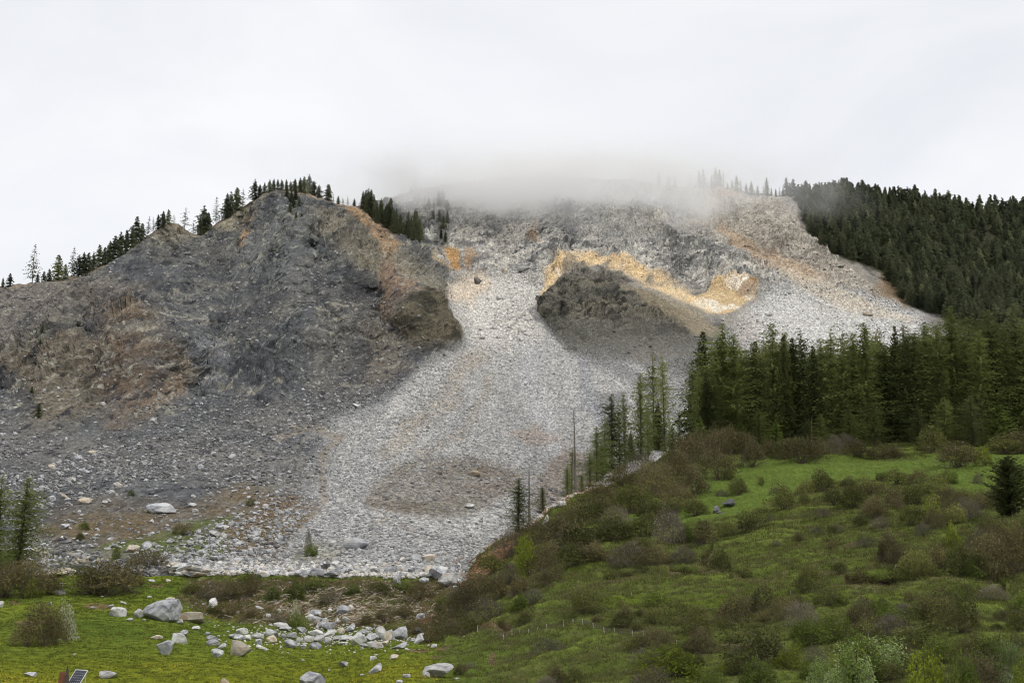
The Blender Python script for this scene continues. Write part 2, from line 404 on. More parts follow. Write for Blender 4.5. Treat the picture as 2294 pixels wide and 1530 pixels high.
paint(reg([(520,480),(640,470),(700,560),(640,640),(560,620)], 30) * .4, C(130, 133, 132))
paint(reg([(470,470),(555,462),(560,500),(520,535),(480,520)], 8) * .8, C(165, 158, 135))
paint(reg([(330,530),(385,498),(420,515),(440,540),(400,545),(350,545)], 10) * .7, C(150, 145, 128))
paint(reg([(700,700),(900,720),(920,830),(760,920),(680,880)], 30) * .5, C(108, 103, 96))                                 # brown runs of fines
paint(reg([(690,480),(860,560),(990,640),(1000,680),(880,660),(780,600),(700,530)], 22) * .75, C(142, 135, 118))
paint(reg([(790,740),(900,760),(910,830),(820,880)], 18) * .35, C(128, 117, 100))
paint(reg([(540,770),(600,765),(650,800),(690,850),(640,900),(560,860)], 18) * .25, C(92, 92, 92))
paint(m_brown * (.35 + .5 * smooth(-.3, .4, nz_a + .6 * streak)), C(120, 107, 92)); paint(m_brown * smooth(0, .4, nz_b) * .5, C(138, 122, 100)); paint(m_brown * smooth(-.05, -.4, nz_c) * .8, C(90, 78, 66))
paint(m_lknob * .75, C(122, 112, 96)); paint(m_lknob * smooth(0, -.4, nz_b) * .8, C(82, 80, 74))
paint(reg([(-100,830),(40,850),(90,930),(60,950),(0,905),(-60,880)], 12) * .6, C(70, 72, 78))
paint(reg([(430,760),(500,770),(520,850),(480,880),(440,850)], 18) * .6, C(138, 140, 142))                                # pale chute below the two peaks
paint(m_lowdeb * .6 * smooth(-.3, .3, nz_a), C(128, 125, 119))
# rim of bare tan earth under the trees
rim = m_left * smooth(16, 2, Vp - cre + 4 * nz_b) + 0
paint(rim * .8, C(140, 126, 108))
# orange scars
for poly, w, c in [([(690,438),(770,465),(812,470),(860,510),(885,560),(872,600),(850,590),(820,540),(775,500),(740,470)], 10, (168,142,112)),
                   ([(845,600),(885,612),(940,645),(930,668),(890,690),(868,745),(856,690)], 9, (140,121,104)),
                   ([(548,470),(600,440),(575,500),(560,560),(545,575),(545,520)], 7, (165,138,108)),
                   ([(300,870),(415,830),(410,885),(330,935),(290,910)], 14, (124,110,96)),
                   ([(255,785),(330,760),(350,800),(290,830)], 16, (118,104,90))]:
    paint(reg(poly, w * 1.3) * smooth(-.55, .2, nz_b + .6 * streak), C(*c))
FL = .55 * fbm(S * np.array([1.2, 1, 1.4]), 3.4, 3, 121, .75) + .65 * fbm(MQ, 4.5, 3, 125, .7); FB = fbm(S, 17, 3, 122, .6); F2 = fbm(MQ, 2.0, 2, 123, .8)
paint(m_left * (1 - .6 * m_lowdeb) * smooth(.22, .42, FL + .35 * FB) * .75, C(158, 154, 140))
paint(m_left * smooth(-.2, -.42, FL + .35 * FB) * .85, C(56, 58, 62))
paint(m_left * (1 - m_lowdeb) * smooth(.36, .55, F2) * .75, C(166, 164, 156)); paint(m_left * smooth(-.34, -.55, F2) * .75, C(54, 56, 58))
run = fbm(S2 * np.array([1, 1, .6]), 15, 4, 131, .6)
paint(m_left * (1 - .5 * m_lowdeb) * smooth(-.12, -.4, run) * .6, C(70, 71, 74)); paint(m_left * (1 - .7 * m_lowdeb) * smooth(.2, .45, run) * .4, C(128, 126, 120))
# the basin above: pale limestone crags, grey rubble, tan earth
paint(m_basin * .95, C(166, 164, 159))
paint(m_basin * smooth(.0, .35, nz_b) * .8, C(185, 180, 170)); paint(m_basin * smooth(-.05, -.4, nz_b) * .85, C(108, 108, 108))
paint(m_basin * smooth(.1, .4, nz_c) * .7, C(205, 200, 190)); paint(m_basin * smooth(-.1, -.35, nz_c) * .6, C(96, 95, 94))
paint(m_basin * smooth(.15, .38, FL + .3 * FB) * .8, C(212, 208, 198)); paint(m_basin * smooth(-.12, -.36, FL + .3 * FB) * .85, C(92, 92, 92))
paint(m_basin * smooth(.35, .55, F2) * .7, C(220, 216, 206)); paint(m_basin * smooth(-.38, -.55, F2) * .7, C(80, 80, 80))
tanb = reg([(1480,425),(1620,425),(1760,440),(1800,540),(1900,600),(2050,690),(1950,680),(1800,630),(1700,580),(1600,520),(1520,470)], 18)
paint(tanb * .4, C(172, 158, 138))
paint(reg([(1530,424),(1600,424),(1690,436),(1640,452),(1600,470),(1560,450)], 7) * .75, C(190, 168, 142))
paint(reg([(1610,490),(1700,560),(1800,600),(1860,640),(1790,640),(1700,600),(1640,550)], 12) * .6, C(185, 160, 132))
paint(reg([(1190,540),(1200,500),(1220,560)], 8) * .6, C(178, 150, 118))
paint(reg([(1270,480),(1310,500),(1290,560),(1260,540)], 10) * .6, C(95, 97, 102))
paint(reg([(960,545),(1010,470),(1000,540),(985,560)], 8) * .7, C(90, 90, 86))
paint(reg([(1300,520),(1400,490),(1480,540),(1420,560),(1330,560)], 14) * .5, C(205, 202, 196))
paint(reg([(984,554),(1008,556),(1036,608),(1022,620),(1002,608),(990,580)], 5), C(186, 152, 108)); paint(reg([(1038,566),(1062,562),(1070,585),(1052,608),(1036,590)], 5) * .85, C(170, 148, 122))
paint(reg([(965,560),(985,590),(998,615),(980,600)], 6) * .8, C(176, 152, 104))
# scree
paint(m_scree, C(160, 159, 156))
paint(m_scree * smooth(.0, .5, streak) * .5, C(168, 167, 164)); paint(m_scree * smooth(-.05, -.5, streak) * .4, C(136, 137, 138))
lobe = fbm(MP * np.array([1, .12, .25]), 34, 4, 105, .6)
paint(m_scree * smooth(.0, .45, lobe) * .55, C(172, 170, 165)); paint(m_scree * smooth(-.05, -.45, lobe) * .5, C(132, 131, 130))
for ln_, w_, c_ in [([(1330,800),(1420,840),(1500,900),(1560,980)], 16, (128,128,127)), ([(1380,760),(1500,800),(1600,880)], 20, (112,111,108)), ([(1440,830),(1540,860),(1600,900)], 10, (150,146,140)),
                    ([(1060,800),(1000,880),(930,960),(880,1010)], 20, (158,152,142)), ([(1160,760),(1190,900),(1230,1000)], 26, (166,166,166)), ([(1300,800),(1330,900),(1400,1000)], 18, (142,143,145)),
                    ([(1000,830),(900,900),(800,980),(760,1080),(680,1200)], 14, (170,168,164)), ([(1090,850),(1040,960),(900,1050)], 12, (146,142,134)), ([(1700,720),(1800,730),(1900,760)], 14, (176,174,170)),
                    ([(1500,770),(1440,790),(1300,770)], 18, (96,96,94))]:
    paint(m_scree * smooth(w_ * 1.6, w_ * .2, linesd(ln_, wu + 20 * lobe, wv)) * .85, C(*c_))
fresh = reg([(1000,640),(1100,622),(1215,600),(1250,660),(1215,740),(1130,800),(1060,770),(1030,700)], 40)  # pale fresh debris, whose colour also carries a painted sun patch
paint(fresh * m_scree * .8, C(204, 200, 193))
paint(reg([(1000,645),(1080,618),(1110,640),(1060,690),(1000,680)], 12) * .7, C(206, 190, 168))
paint(reg([(1660,700),(1720,650),(1830,640),(1960,670),(2060,705),(2080,760),(1900,800),(1700,790)], 26) * .85, C(196, 194, 190))
paint(reg([(1720,600),(1850,640),(1960,690),(2050,722),(2040,735),(1900,705),(1780,660)], 9) * .6, C(198, 186, 166))
paint(reg([(1640,720),(1690,700),(1700,760),(1650,790)], 16) * .5, C(176, 166, 158))
m_mound = m_mound * smooth(820, 740, wv + .0 * wu)
paint(m_mound * 1.0, C(106, 103, 94)); paint(m_mound * smooth(0, -.4, nz_b) * .9, C(66, 65, 62)); paint(m_mound * smooth(.1, .4, nz_b) * .5, C(138, 132, 116)); paint(m_mound * smooth(-.08, -.3, FL + .3 * FB) * smooth(760, 690, wv) * .9, C(52, 51, 48)); paint(m_mound * smooth(.25, .45, FL) * .5, C(150, 144, 128))
paint(reg([(1240,740),(1300,720),(1500,730),(1600,760),(1610,800),(1560,850),(1440,800),(1330,800),(1270,790)], 30) * (.3 + .45 * smooth(-.3, .3, nz_b)), C(104, 103, 100))
paint(reg([(1400,640),(1480,660),(1570,700),(1620,745),(1560,760),(1470,700)], 10) * .8, C(148, 138, 118))
paint(m_knob * smooth(815, 760, wv), C(104, 98, 84)); paint(m_knob * smooth(0, -.4, nz_b), C(66, 64, 56)); paint(m_knob * smooth(.1, .4, nz_b) * .5, C(132, 116, 92))
cream = smooth(-.62, -.1, nz_b + .5 * nz_c) * smooth(17, 3, linesd([(1222,655),(1240,622),(1262,600),(1330,592),(1385,600),(1430,618),(1500,648),(1560,678),(1590,690)], wu, wv) + 3 * nz_c)
paint(cream, C(218, 194, 154)); paint(cream * smooth(0, .4, nz_b) * .7, C(222, 212, 196))
paint(m_crag2 * .9, C(206, 182, 142)); paint(m_crag2 * smooth(.0, .3, nz_b) * .9, C(228, 220, 206)); paint(m_crag2 * smooth(-.1, -.4, nz_c) * .7, C(150, 120, 84))
# brown earth lens and stains in the lower scree
LENS = [(805,1110),(840,1070),(890,1035),(960,1018),(1060,1022),(1140,1040),(1180,1062),(1150,1105),(1100,1125),(1040,1145),(960,1150),(880,1140),(830,1135)]
m_lens = smooth(14, -14, polysd(LENS, wu + 26 * nz_b, wv + 12 * nz_b)) * (.6 + .4 * smooth(-.4, .1, lobe))
paint(m_lens * .9, C(116, 110, 101)); paint(m_lens * smooth(0, .4, nz_b) * .6, C(104, 92, 80))
paint(reg([(1180,1070),(1260,1000),(1350,1030),(1330,1100),(1240,1140),(1190,1150)], 12) * .75, C(118, 108, 98))
paint(reg([(1130,960),(1200,950),(1270,985),(1180,1000)], 10) * .6, C(140, 124, 110))
paint(reg([(1340,880),(1400,870),(1420,910),(1380,930),(1345,915)], 9) * .7, C(112, 112, 112))
for poly in ([(990,905),(1040,885),(1030,905),(985,935)], [(900,930),(960,925),(940,960),(880,950)], [(1000,975),(1035,970),(1030,988)], [(930,1010),(960,1000),(950,1020)], [(820,1160),(870,1150),(860,1170)]):
    paint(reg(poly, 8) * .5, C(150, 138, 120))
# old track of tan fines winding down the left edge of the scree
trk = smooth(13, 4, linesd([(620,985),(690,960),(770,975),(740,1010),(720,1060),(715,1120),(650,1180),(610,1250)], wu, wv))
paint(trk * .7, C(132, 122, 108))
# half-buried turf and brush at the foot
veg = reg([(120,1130),(330,1120),(420,1140),(560,1090),(690,1130),(640,1200),(500,1260),(330,1250),(150,1210),(60,1200)], 20)
paint(veg * (.35 + .5 * smooth(-.1, .35, nz_b)), C(104, 92, 72)); paint(veg * smooth(.05, .35, nz_c) * .9, C(88, 98, 58))
paint(reg([(500,1170),(640,1100),(700,1120),(660,1190),(600,1250),(500,1255)], 10) * .8, C(108, 92, 74))
paint(reg([(-60,1215),(120,1225),(330,1260),(450,1262),(470,1290),(-60,1290)], 10) * .7, C(98, 98, 62))
paint(reg([(640,1225),(700,1200),(780,1230),(760,1262),(660,1262)], 12) * .5, C(112, 108, 84))
paint(m_for * .95, C(62, 62, 46)); paint(reg([(1785,490),(1850,480),(1880,540),(1960,585),(1900,590),(1820,560)], 14) * smooth(-.1, .3, nz_b) * .8, C(120, 115, 105))
paint(reg([(1990,610),(2050,640),(2040,690),(1960,660)], 12) * .7, C(140, 120, 98))
paint(reg([(2050,460),(2110,455),(2110,480),(2060,490)], 6) * smooth(-.1, .3, nz_b) * .6, C(150, 138, 124))

grain = np.clip(.55 + .4 * m_scree + .2 * m_basin - .3 * m_for, 0, 1) * (1 - .6 * trk)
# rows behind the crest: the far side falls away
back = []
for k in range(NB, 0, -1):
    q = MD[0].copy(); f = (k / NB) ** 1.5
    q[:, 1] += 8 + 260 * f; q[:, 2] -= 3 + 150 * f; q[:, 0] *= 1 + .12 * f
    back.append(q)
ALLP = np.concatenate([np.array(back), MD], 0)
ALLT = np.concatenate([np.repeat(tint[:1], NB, 0), tint], 0); ALLG = np.concatenate([np.repeat(grain[:1], NB, 0), grain], 0)
def grid_faces(nr, nc):
    i = np.arange(nr * nc).reshape(nr, nc)
    return np.stack([i[1:, :-1], i[1:, 1:], i[:-1, 1:], i[:-1, :-1]], -1).reshape(-1, 4)
M_MOUNT = terrain_material('mountain_ground', .75, .55, 1.5, .5, .25)
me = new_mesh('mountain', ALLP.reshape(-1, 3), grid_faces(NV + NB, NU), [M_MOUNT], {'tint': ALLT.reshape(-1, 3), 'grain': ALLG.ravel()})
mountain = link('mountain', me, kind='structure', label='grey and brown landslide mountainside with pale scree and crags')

def mtn(u, v):
    """point of the mountain's surface seen at photo pixel u, v"""
    u = np.asarray(u, float); v = np.asarray(v, float)
    c = interp(u, CREST)
    a = np.clip((u + 300) / 2920 * (NU - 1), 0, NU - 1.001); b = np.clip((v - c) / (BASE_V - c) * (NV - 1), 0, NV - 1.001)
    ai, bi = a.astype(int), b.astype(int); fa, fb = (a - ai)[..., None], (b - bi)[..., None]
    return MD[bi, ai] * (1-fa) * (1-fb) + MD[bi, ai+1] * fa * (1-fb) + MD[bi+1, ai] * (1-fa) * fb + MD[bi+1, ai+1] * fa * fb
def msample(A, u, v):
    c = interp(u, CREST)
    a = np.clip((u + 300) / 2920 * (NU - 1), 0, NU - 1).astype(int); b = np.clip((v - c) / (BASE_V - c) * (NV - 1), 0, NV - 1).astype(int)
    return A[b, a]

# ---------------------------------------------------------------- the near ground: meadow, bank and right-hand hillside
EDGE = [(-300, 1290), (0, 1288), (400, 1290), (480, 1285), (800, 1283), (960, 1292), (1030, 1302), (1062, 1262), (1105, 1222), (1160, 1190), (1200, 1165), (1290, 1112),
        (1400, 1062), (1500, 1012), (1545, 988), (1650, 972), (1800, 966), (2294, 955), (2620, 950)]
FORE = [(-300,1760,92),(500,1760,92),(1147,1760,88),(2620,1760,72),
 (-300,1530,130),(0,1530,130),(500,1530,137),(900,1530,140),(1200,1530,132),(1700,1530,112),(2294,1530,102),(2620,1530,98),
 (0,1440,178),(300,1440,186),(500,1440,200),(900,1450,192),(1200,1430,178),(1700,1400,165),(2294,1400,148),
 (0,1340,255),(400,1350,258),(500,1400,250),(700,1405,250),(900,1420,232),(0,1290,290),(300,1290,290),(500,1287,284),(700,1285,284),(900,1290,284),
 (600,1340,266),(850,1345,264),(-300,1290,290),
 (1000,1400,232),(1030,1310,272),(1100,1240,288),(1200,1170,303),(1300,1115,318),(1500,1010,352),(1545,988,372),(1800,970,390),(2294,955,395),
 (1200,1300,238),(1300,1200,268),(1500,1100,308),(1700,1250,216),(1700,1150,262),(1700,1060,322),(2000,1250,202),(2000,1100,272),(2000,1040,322),(2294,1200,202),(2294,1050,300),(2620,1200,200),(2620,955,395)]
NU2, NV2, NB2 = 1400, 330, 12
F0, FW = -900.0, 4100.0
U2, T2 = np.meshgrid(np.linspace(F0, F0 + FW, NU2), np.linspace(0, 1, NV2))
edge = interp(U2, EDGE) + 2.0 * vnoise(U2 / 22, U2 * 0, U2 * 0, 205)
V2 = edge + (1750 - edge) * T2 ** 1.25
Y2 = tps(FORE, U2, V2)
GP = unproj(U2, V2, Y2)
g_u = U2 + 14 * fbm(GP, 9, 3, 211); g_v = V2 + 7 * fbm(GP, 9, 3, 212)
def reg2(poly, w=10): return smooth(w, -w, polysd(poly, g_u, g_v))
HILL = [(1100,2200),(1020,1530),(985,1470),(1000,1440),(985,1380),(1050,1330),(1060,1240),(1300,1080),(1545,900),(3600,900),(3600,2200)]
h_hill = smooth(10, -10, polysd(HILL, U2, V2))
h_bank = reg2([(400,1275),(1060,1275),(1040,1345),(975,1400),(960,1450),(900,1420),(760,1405),(600,1400),(480,1385),(390,1340),(430,1310)], 9)
h_mead2 = reg2([(1380,1160),(1500,1110),(1600,1060),(1700,1030),(2000,1035),(2294,1015),(2640,1010),(2640,1090),(2294,1100),(2150,1100),(2050,1080),(1850,1075),(1750,1110),(1640,1160),(1540,1170),(1400,1200)], 12)
SCARS = [[(1500,1262),(1560,1268),(1605,1264),(1650,1278),(1680,1292),(1720,1294),(1760,1286)], [(1770,1272),(1800,1268)], [(1845,1282),(1900,1284)], [(1900,1300),(2000,1298),(2010,1304)],
         [(2050,1298),(2090,1294),(2160,1303)], [(2200,1296),(2230,1300),(2250,1318)], [(1350,1283),(1395,1278),(1440,1270)], [(1200,1292),(1240,1288)], [(1205,1206),(1240,1200)],
         [(1900,1208),(1925,1204)], [(1620,1418),(1650,1420)], [(1110,1396),(1140,1402),(1130,1412)], [(1575,1235),(1590,1222),(1570,1250)]]
scar = np.full(U2.shape, 1e9)
for s in SCARS: scar = np.minimum(scar, linesd(s, g_u, V2 + 2 * vnoise(U2 / 16, V2 * 0, V2 * 0, 217)))
below = np.full(U2.shape, 0.0)
for s in SCARS:
    p = np.array([[a, b + 9] for a, b in s]); below = np.maximum(below, smooth(13, 3, linesd([tuple(q) for q in p], g_u, g_v)))
terr = fbm(np.stack([GP[..., 0] * .12, GP[..., 1] * .25, GP[..., 2] * 1.0], -1), 1.3, 3, 221, .55)     # cattle terraces along the contour
g_disp = h_hill * (1.2 * terr + .5 * fbm(GP, 5, 4, 231) + .9 * fbm(GP, 22, 2, 232)) + (1 - h_hill) * (.25 * fbm(GP, 9, 3, 233)) + h_bank * (.9 * fbm(GP, 4, 4, 234, .6)) \
       + .12 * fbm(GP, .9, 2, 235) - 1.3 * h_hill * smooth(8, 1, scar)
du = np.gradient(GP, axis=1); dv = np.gradient(GP, axis=0)
N2 = np.cross(du, -dv); N2 /= np.linalg.norm(N2, axis=-1, keepdims=True) + 1e-9
N2 = N2 * np.where(N2[..., 2:3] < 0, -1, 1)
GD = GP + N2 * g_disp[..., None]
tint2 = np.zeros(U2.shape + (3,)) + C(92, 108, 44)
def paint2(mask, c):
    global tint2
    mask = np.clip(mask, 0, 1)[..., None]; tint2 = tint2 * (1 - mask) + np.asarray(c) * mask
ga, gb, gc = fbm(GP, 16, 4, 241), fbm(GP, 4, 4, 242, .6), fbm(GP * np.array([.3, .4, 1.2]), 2.2, 4, 243, .6)
paint2(smooth(0, .5, ga), C(106, 116, 44)); paint2(smooth(0, -.5, ga), C(80, 98, 42)); paint2(smooth(.1, .5, gb) * .5, C(110, 120, 46))
paint2(smooth(1420, 1520, V2 - 30 * ga) * (1 - h_hill) * .55, C(118, 118, 32))
dry = h_hill
paint2(dry, C(86, 96, 48)); paint2(dry * smooth(0, .45, ga) * .7, C(96, 108, 50)); paint2(dry * smooth(0, -.4, gb) * .7, C(80, 72, 50)); paint2(dry * smooth(.05, .4, gb) * .5, C(88, 84, 56))
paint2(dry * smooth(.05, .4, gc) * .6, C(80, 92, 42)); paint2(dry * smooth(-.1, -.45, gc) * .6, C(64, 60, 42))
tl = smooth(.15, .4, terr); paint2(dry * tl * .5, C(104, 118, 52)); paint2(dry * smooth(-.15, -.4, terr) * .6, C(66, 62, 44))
paint2(reg2([(1300,1330),(1600,1325),(1900,1325),(2294,1350),(2640,1350),(2640,1365),(1900,1345),(1300,1350)], 7) * .7, C(88, 102, 36))
paint2(h_mead2 * .9, C(90, 106, 50)); paint2(h_mead2 * smooth(.0, .4, gb) * .5, C(100, 116, 56))
paint2(reg2([(940,1600),(960,1500),(1000,1440),(1080,1420),(1120,1460),(1100,1540),(1080,1600)], 25) * .6, C(84, 98, 42))
paint2(h_bank * .95, C(98, 84, 64)); paint2(h_bank * smooth(.0, .4, gb) * .8, C(84, 96, 46)); paint2(h_bank * smooth(-.1, -.4, gb) * .6, C(122, 104, 88))
paint2(smooth(16, 6, linesd([(440,1288),(700,1284),(800,1284),(960,1290)], g_u, g_v)) * .8, C(96, 118, 44))
paint2(reg2([(1030,1310),(1060,1255),(1140,1195),(1180,1195),(1090,1290),(1040,1340),(960,1400),(900,1440),(900,1420),(990,1350)], 8) * .9, C(106, 82, 62))
paint2(h_hill * below * .6, C(96, 84, 66)); paint2(h_hill * smooth(6, 3, scar), C(38, 30, 25))
paint2(smooth(12, 4, linesd([(1085,1395),(1060,1410),(1020,1435)], g_u, g_v)) * .8, C(96, 74, 60))
for c_ in [(225,1356,45,6), (350,1312,18,6), (1118,1398,26,10), (1095,1440,16,5), (935,1458,30,5), (990,1456,20,5), (975,1472,14,4), (1105,1480,10,14), (30,1350,16,4), (85,1395,50,6)]:
    d = np.sqrt(((g_u - c_[0]) / c_[2]) ** 2 + ((g_v - c_[1]) / c_[3]) ** 2); paint2(smooth(1.1, .7, d) * .8, C(112, 92, 76))
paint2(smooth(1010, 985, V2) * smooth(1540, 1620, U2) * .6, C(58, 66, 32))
rowsb = []
for k in range(NB2, 0, -1):
    q = GD[0].copy(); f = k / NB2
    q[:, 1] += 3 + 70 * f; q[:, 2] -= 1.0 + (26 * f) * smooth(1000, 1200, q[:, 0] / q[:, 1] * F + CU) + 5 * f + np.where(q[:, 0] / q[:, 1] * F + CU > 1600, -10 * f, 0)
    rowsb.append(q)
AP2 = np.concatenate([np.array(rowsb), GD], 0); AT2 = np.concatenate([np.repeat(tint2[:1], NB2, 0), tint2], 0)
paint_t = 1
AG2 = np.full(AP2.shape[:2], .35)
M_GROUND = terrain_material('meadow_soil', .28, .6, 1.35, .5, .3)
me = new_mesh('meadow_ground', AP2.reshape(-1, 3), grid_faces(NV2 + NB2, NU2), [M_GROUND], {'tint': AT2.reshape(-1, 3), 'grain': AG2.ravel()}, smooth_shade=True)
meadow = link('meadow_ground', me, kind='structure', label='green meadow below the slide and rough grassy hillside on the right')
# wide base sheet far below and behind, out to the horizon
me = new_mesh('valley_ground', [(-6000, -1500, -45), (6000, -1500, -45), (6000, 7000, -45), (-6000, 7000, -45)], [(0, 1, 2, 3)], [plain_material('valley_grass', (.06, .09, .03), .9, 0, .3, .01)])
link('valley_ground', me, kind='structure', label='grassy valley floor')

def gnd(u, v):
    u = np.asarray(u, float); v = np.asarray(v, float)
    e = interp(u, EDGE)
    a = np.clip((u - F0) / FW * (NU2 - 1), 0, NU2 - 1.001); b = np.clip(np.clip((v - e) / (1750 - e), 0, 1) ** .8 * (NV2 - 1), 0, NV2 - 1.001)
    ai, bi = a.astype(int), b.astype(int); fa, fb = (a - ai)[..., None], (b - bi)[..., None]
    return GD[bi, ai] * (1-fa) * (1-fb) + GD[bi, ai+1] * fa * (1-fb) + GD[bi+1, ai] * (1-fa) * fb + GD[bi+1, ai+1] * fa * fb
def at(u, v):
    """point where the photo's pixel u, v meets the near ground, or the mountain beyond its edge"""
    return gnd(u, v) if v >= interp(u, EDGE) else mtn(u, v)
# ---------------------------------------------------------------- plants
def conifer(seed, H=1.0, levels=34, per=6, width=.16, bare=.1, droop=.25, sprays=7, spray=.022, thin=0.0, lean=0.0, top_sharp=1.0, uneven=.25, up=.1, pw=.8, hang=.004):
    """crown triangles and trunk tube for a tree one metre tall; thin drops branches, uneven varies their lengths"""
    r = np.random.default_rng(seed)
    tv, tf = [], []
    side_bias = r.uniform(0, 6.28)
    for k in range(levels):
        t = bare + (1 - bare) * (k + r.uniform(0, .8)) / levels
        if t > .995: continue
        prof = min(1.0, (1 - t) ** pw * 1.25) * (1 - .45 * max(0, (.28 - t) / .28))
        t0 = t
        for b in range(per if t < .85 else max(3, per - 2)):
            t = min(.992, max(bare, t0 + r.uniform(-1.2, 1.2) * (1 - bare) / levels))
            if r.random() < thin: continue
            a = 6.283 * b / per + r.uniform(-.5, .5) + k * 2.4
            Lb = width * prof * (1 + uneven * r.normal()) * (1 + .2 * math.cos(a - side_bias)) + .006
            if Lb < .008: Lb = .008
            ca_, sa_ = math.cos(a), math.sin(a)
            nseg = max(3, int(sprays * (Lb / width) ** .6 + 1))
            for q in range(nseg):
                f = (q + r.uniform(.3, 1)) / nseg
                rr = Lb * f
                z = t + up * Lb * f - droop * Lb * f * f * 1.6 + r.normal() * .003 - min(.05, r.exponential() * hang)
                px, py = rr * ca_, rr * sa_
                s = spray * r.uniform(.6, 1.4) * (1.15 - .5 * f) * (.55 + .45 * min(1, prof * 1.6))
                # two slivers: one along the branch, one hanging
                sd = r.uniform(-1, 1)
                ox, oy = -sa_ * s * sd, ca_ * s * sd
                base = len(tv)
                tv += [(px - ca_ * s * .9, py - sa_ * s * .9, z + s * .12), (px + ca_ * s + ox, py + sa_ * s + oy, z - s * .3), (px + ox * 1.2, py + oy * 1.2, z - s * r.uniform(.7, 1.6) * (.6 + droop))]
                tf.append((base, base + 1, base + 2))
                base = len(tv)
                tv += [(px - sa_ * s * .8, py + ca_ * s * .8, z - s * .2), (px + sa_ * s * .8, py - ca_ * s * .8, z - s * .25 * r.random()), (px + ca_ * s * 1.1, py + sa_ * s * 1.1, z + s * r.uniform(-.3, .25))]
                tf.append((base, base + 1, base + 2))
    V = np.array(tv); V[:, 0] += lean * V[:, 2] ** 2
    # trunk
    n, rings = 6, 7; kv, kf = [], []
    for i in range(rings):
        t = i / (rings - 1); rad = .0105 * (1 - t) + .0012
        for j in range(n):
            a = 6.283 * j / n; kv.append((rad * math.cos(a) + lean * t * t, rad * math.sin(a), t * .985 - .02))
    for i in range(rings - 1):
        for j in range(n):
            kf.append((i * n + j, i * n + (j + 1) % n, (i + 1) * n + (j + 1) % n, (i + 1) * n + j))
    # a few bare stubs and limbs on the trunk
    for _ in range(14 if thin > 0 else 8):
        t = r.uniform(.06, .8); a = r.uniform(0, 6.28); L = r.uniform(.02, .07) * (1.2 - t)
        b = len(kv); c_, s_ = math.cos(a), math.sin(a); x0 = lean * t * t
        kv += [(x0, 0, t - .003), (x0, 0, t + .003), (x0 + c_ * L, s_ * L, t - L * .1), (x0 + c_ * L, s_ * L, t - L * .1 - .002)]
        kf.append((b, b + 1, b + 2, b + 3))
    return V, np.array(tf), np.array(kv), np.array(kf)

BARK = plain_material('larch_bark', (.085, .07, .058), .9, 0, .35, 3)
M_LARCH = plant_material('larch_needles', (.10, .122, .046), (.19, .222, .084), (.31, .34, .145), .5, .35, .55, 1.4)
M_LARCH_B = plant_material('young_larch_needles', (.09, .125, .036), (.16, .215, .06), (.25, .31, .095), .42, .35)
M_SPRUCE = plant_material('spruce_needles', (.05, .062, .028), (.09, .108, .045), (.15, .165, .07), .42, .4)
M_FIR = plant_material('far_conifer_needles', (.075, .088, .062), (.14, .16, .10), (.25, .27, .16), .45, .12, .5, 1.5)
M_DEAD = plain_material('weathered_wood', (.13, .11, .095), .9, 0, .3, 4)

def tree_kind(name, crown_mat, scale_hint, **kw):
    V, Fc, kv, kf = conifer(**kw)
    return (new_mesh(name + '_crown', V, Fc, [crown_mat]), new_mesh(name + '_trunk', kv, kf, [BARK]))
K = {}
K['larch'] = [tree_kind('larch', M_LARCH, 1, seed=s, levels=52, per=8, width=.175, bare=.02, droop=.14, sprays=17, spray=.0115, thin=.1, hang=.016, uneven=.5, lean=l_, up=.25, pw=.55) for s, l_ in ((1, .01), (2, -.015), (3, .0), (4, .02))]
K['thin_larch'] = [tree_kind('thin_larch', M_LARCH, 1, seed=s, levels=44, per=6, width=.135, bare=.04, droop=.15, sprays=14, spray=.0115, thin=.15, hang=.014, uneven=.6, lean=l_, up=.2, pw=.5) for s, l_ in ((11, .02), (12, -.02), (13, .0))]
K['young_larch'] = [tree_kind('young_larch', M_LARCH_B, 1, seed=s, levels=30, per=7, width=.25, bare=.01, droop=.05, sprays=7, spray=.032, thin=.05, up=.35) for s in (21, 22)]
K['spruce'] = [tree_kind('spruce', M_SPRUCE, 1, seed=s, levels=50, per=9, width=.17, bare=.02, droop=.4, sprays=12, spray=.015, thin=.02, hang=.012, uneven=.22) for s in (31, 32, 33)]
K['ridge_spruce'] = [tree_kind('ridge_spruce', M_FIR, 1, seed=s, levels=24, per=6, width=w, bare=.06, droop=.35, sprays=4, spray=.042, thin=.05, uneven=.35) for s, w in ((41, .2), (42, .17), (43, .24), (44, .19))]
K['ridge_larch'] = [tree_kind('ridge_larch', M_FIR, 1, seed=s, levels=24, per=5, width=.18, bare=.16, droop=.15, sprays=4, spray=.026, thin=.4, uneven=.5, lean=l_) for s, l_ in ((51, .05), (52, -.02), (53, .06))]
K['far_fir'] = [tree_kind('far_fir', M_FIR, 1, seed=s, levels=14, per=6, width=w, bare=.04, droop=.4, sprays=3, spray=.07, thin=.02, uneven=.3) for s, w in ((61, .2), (62, .24), (63, .18), (64, .22))]

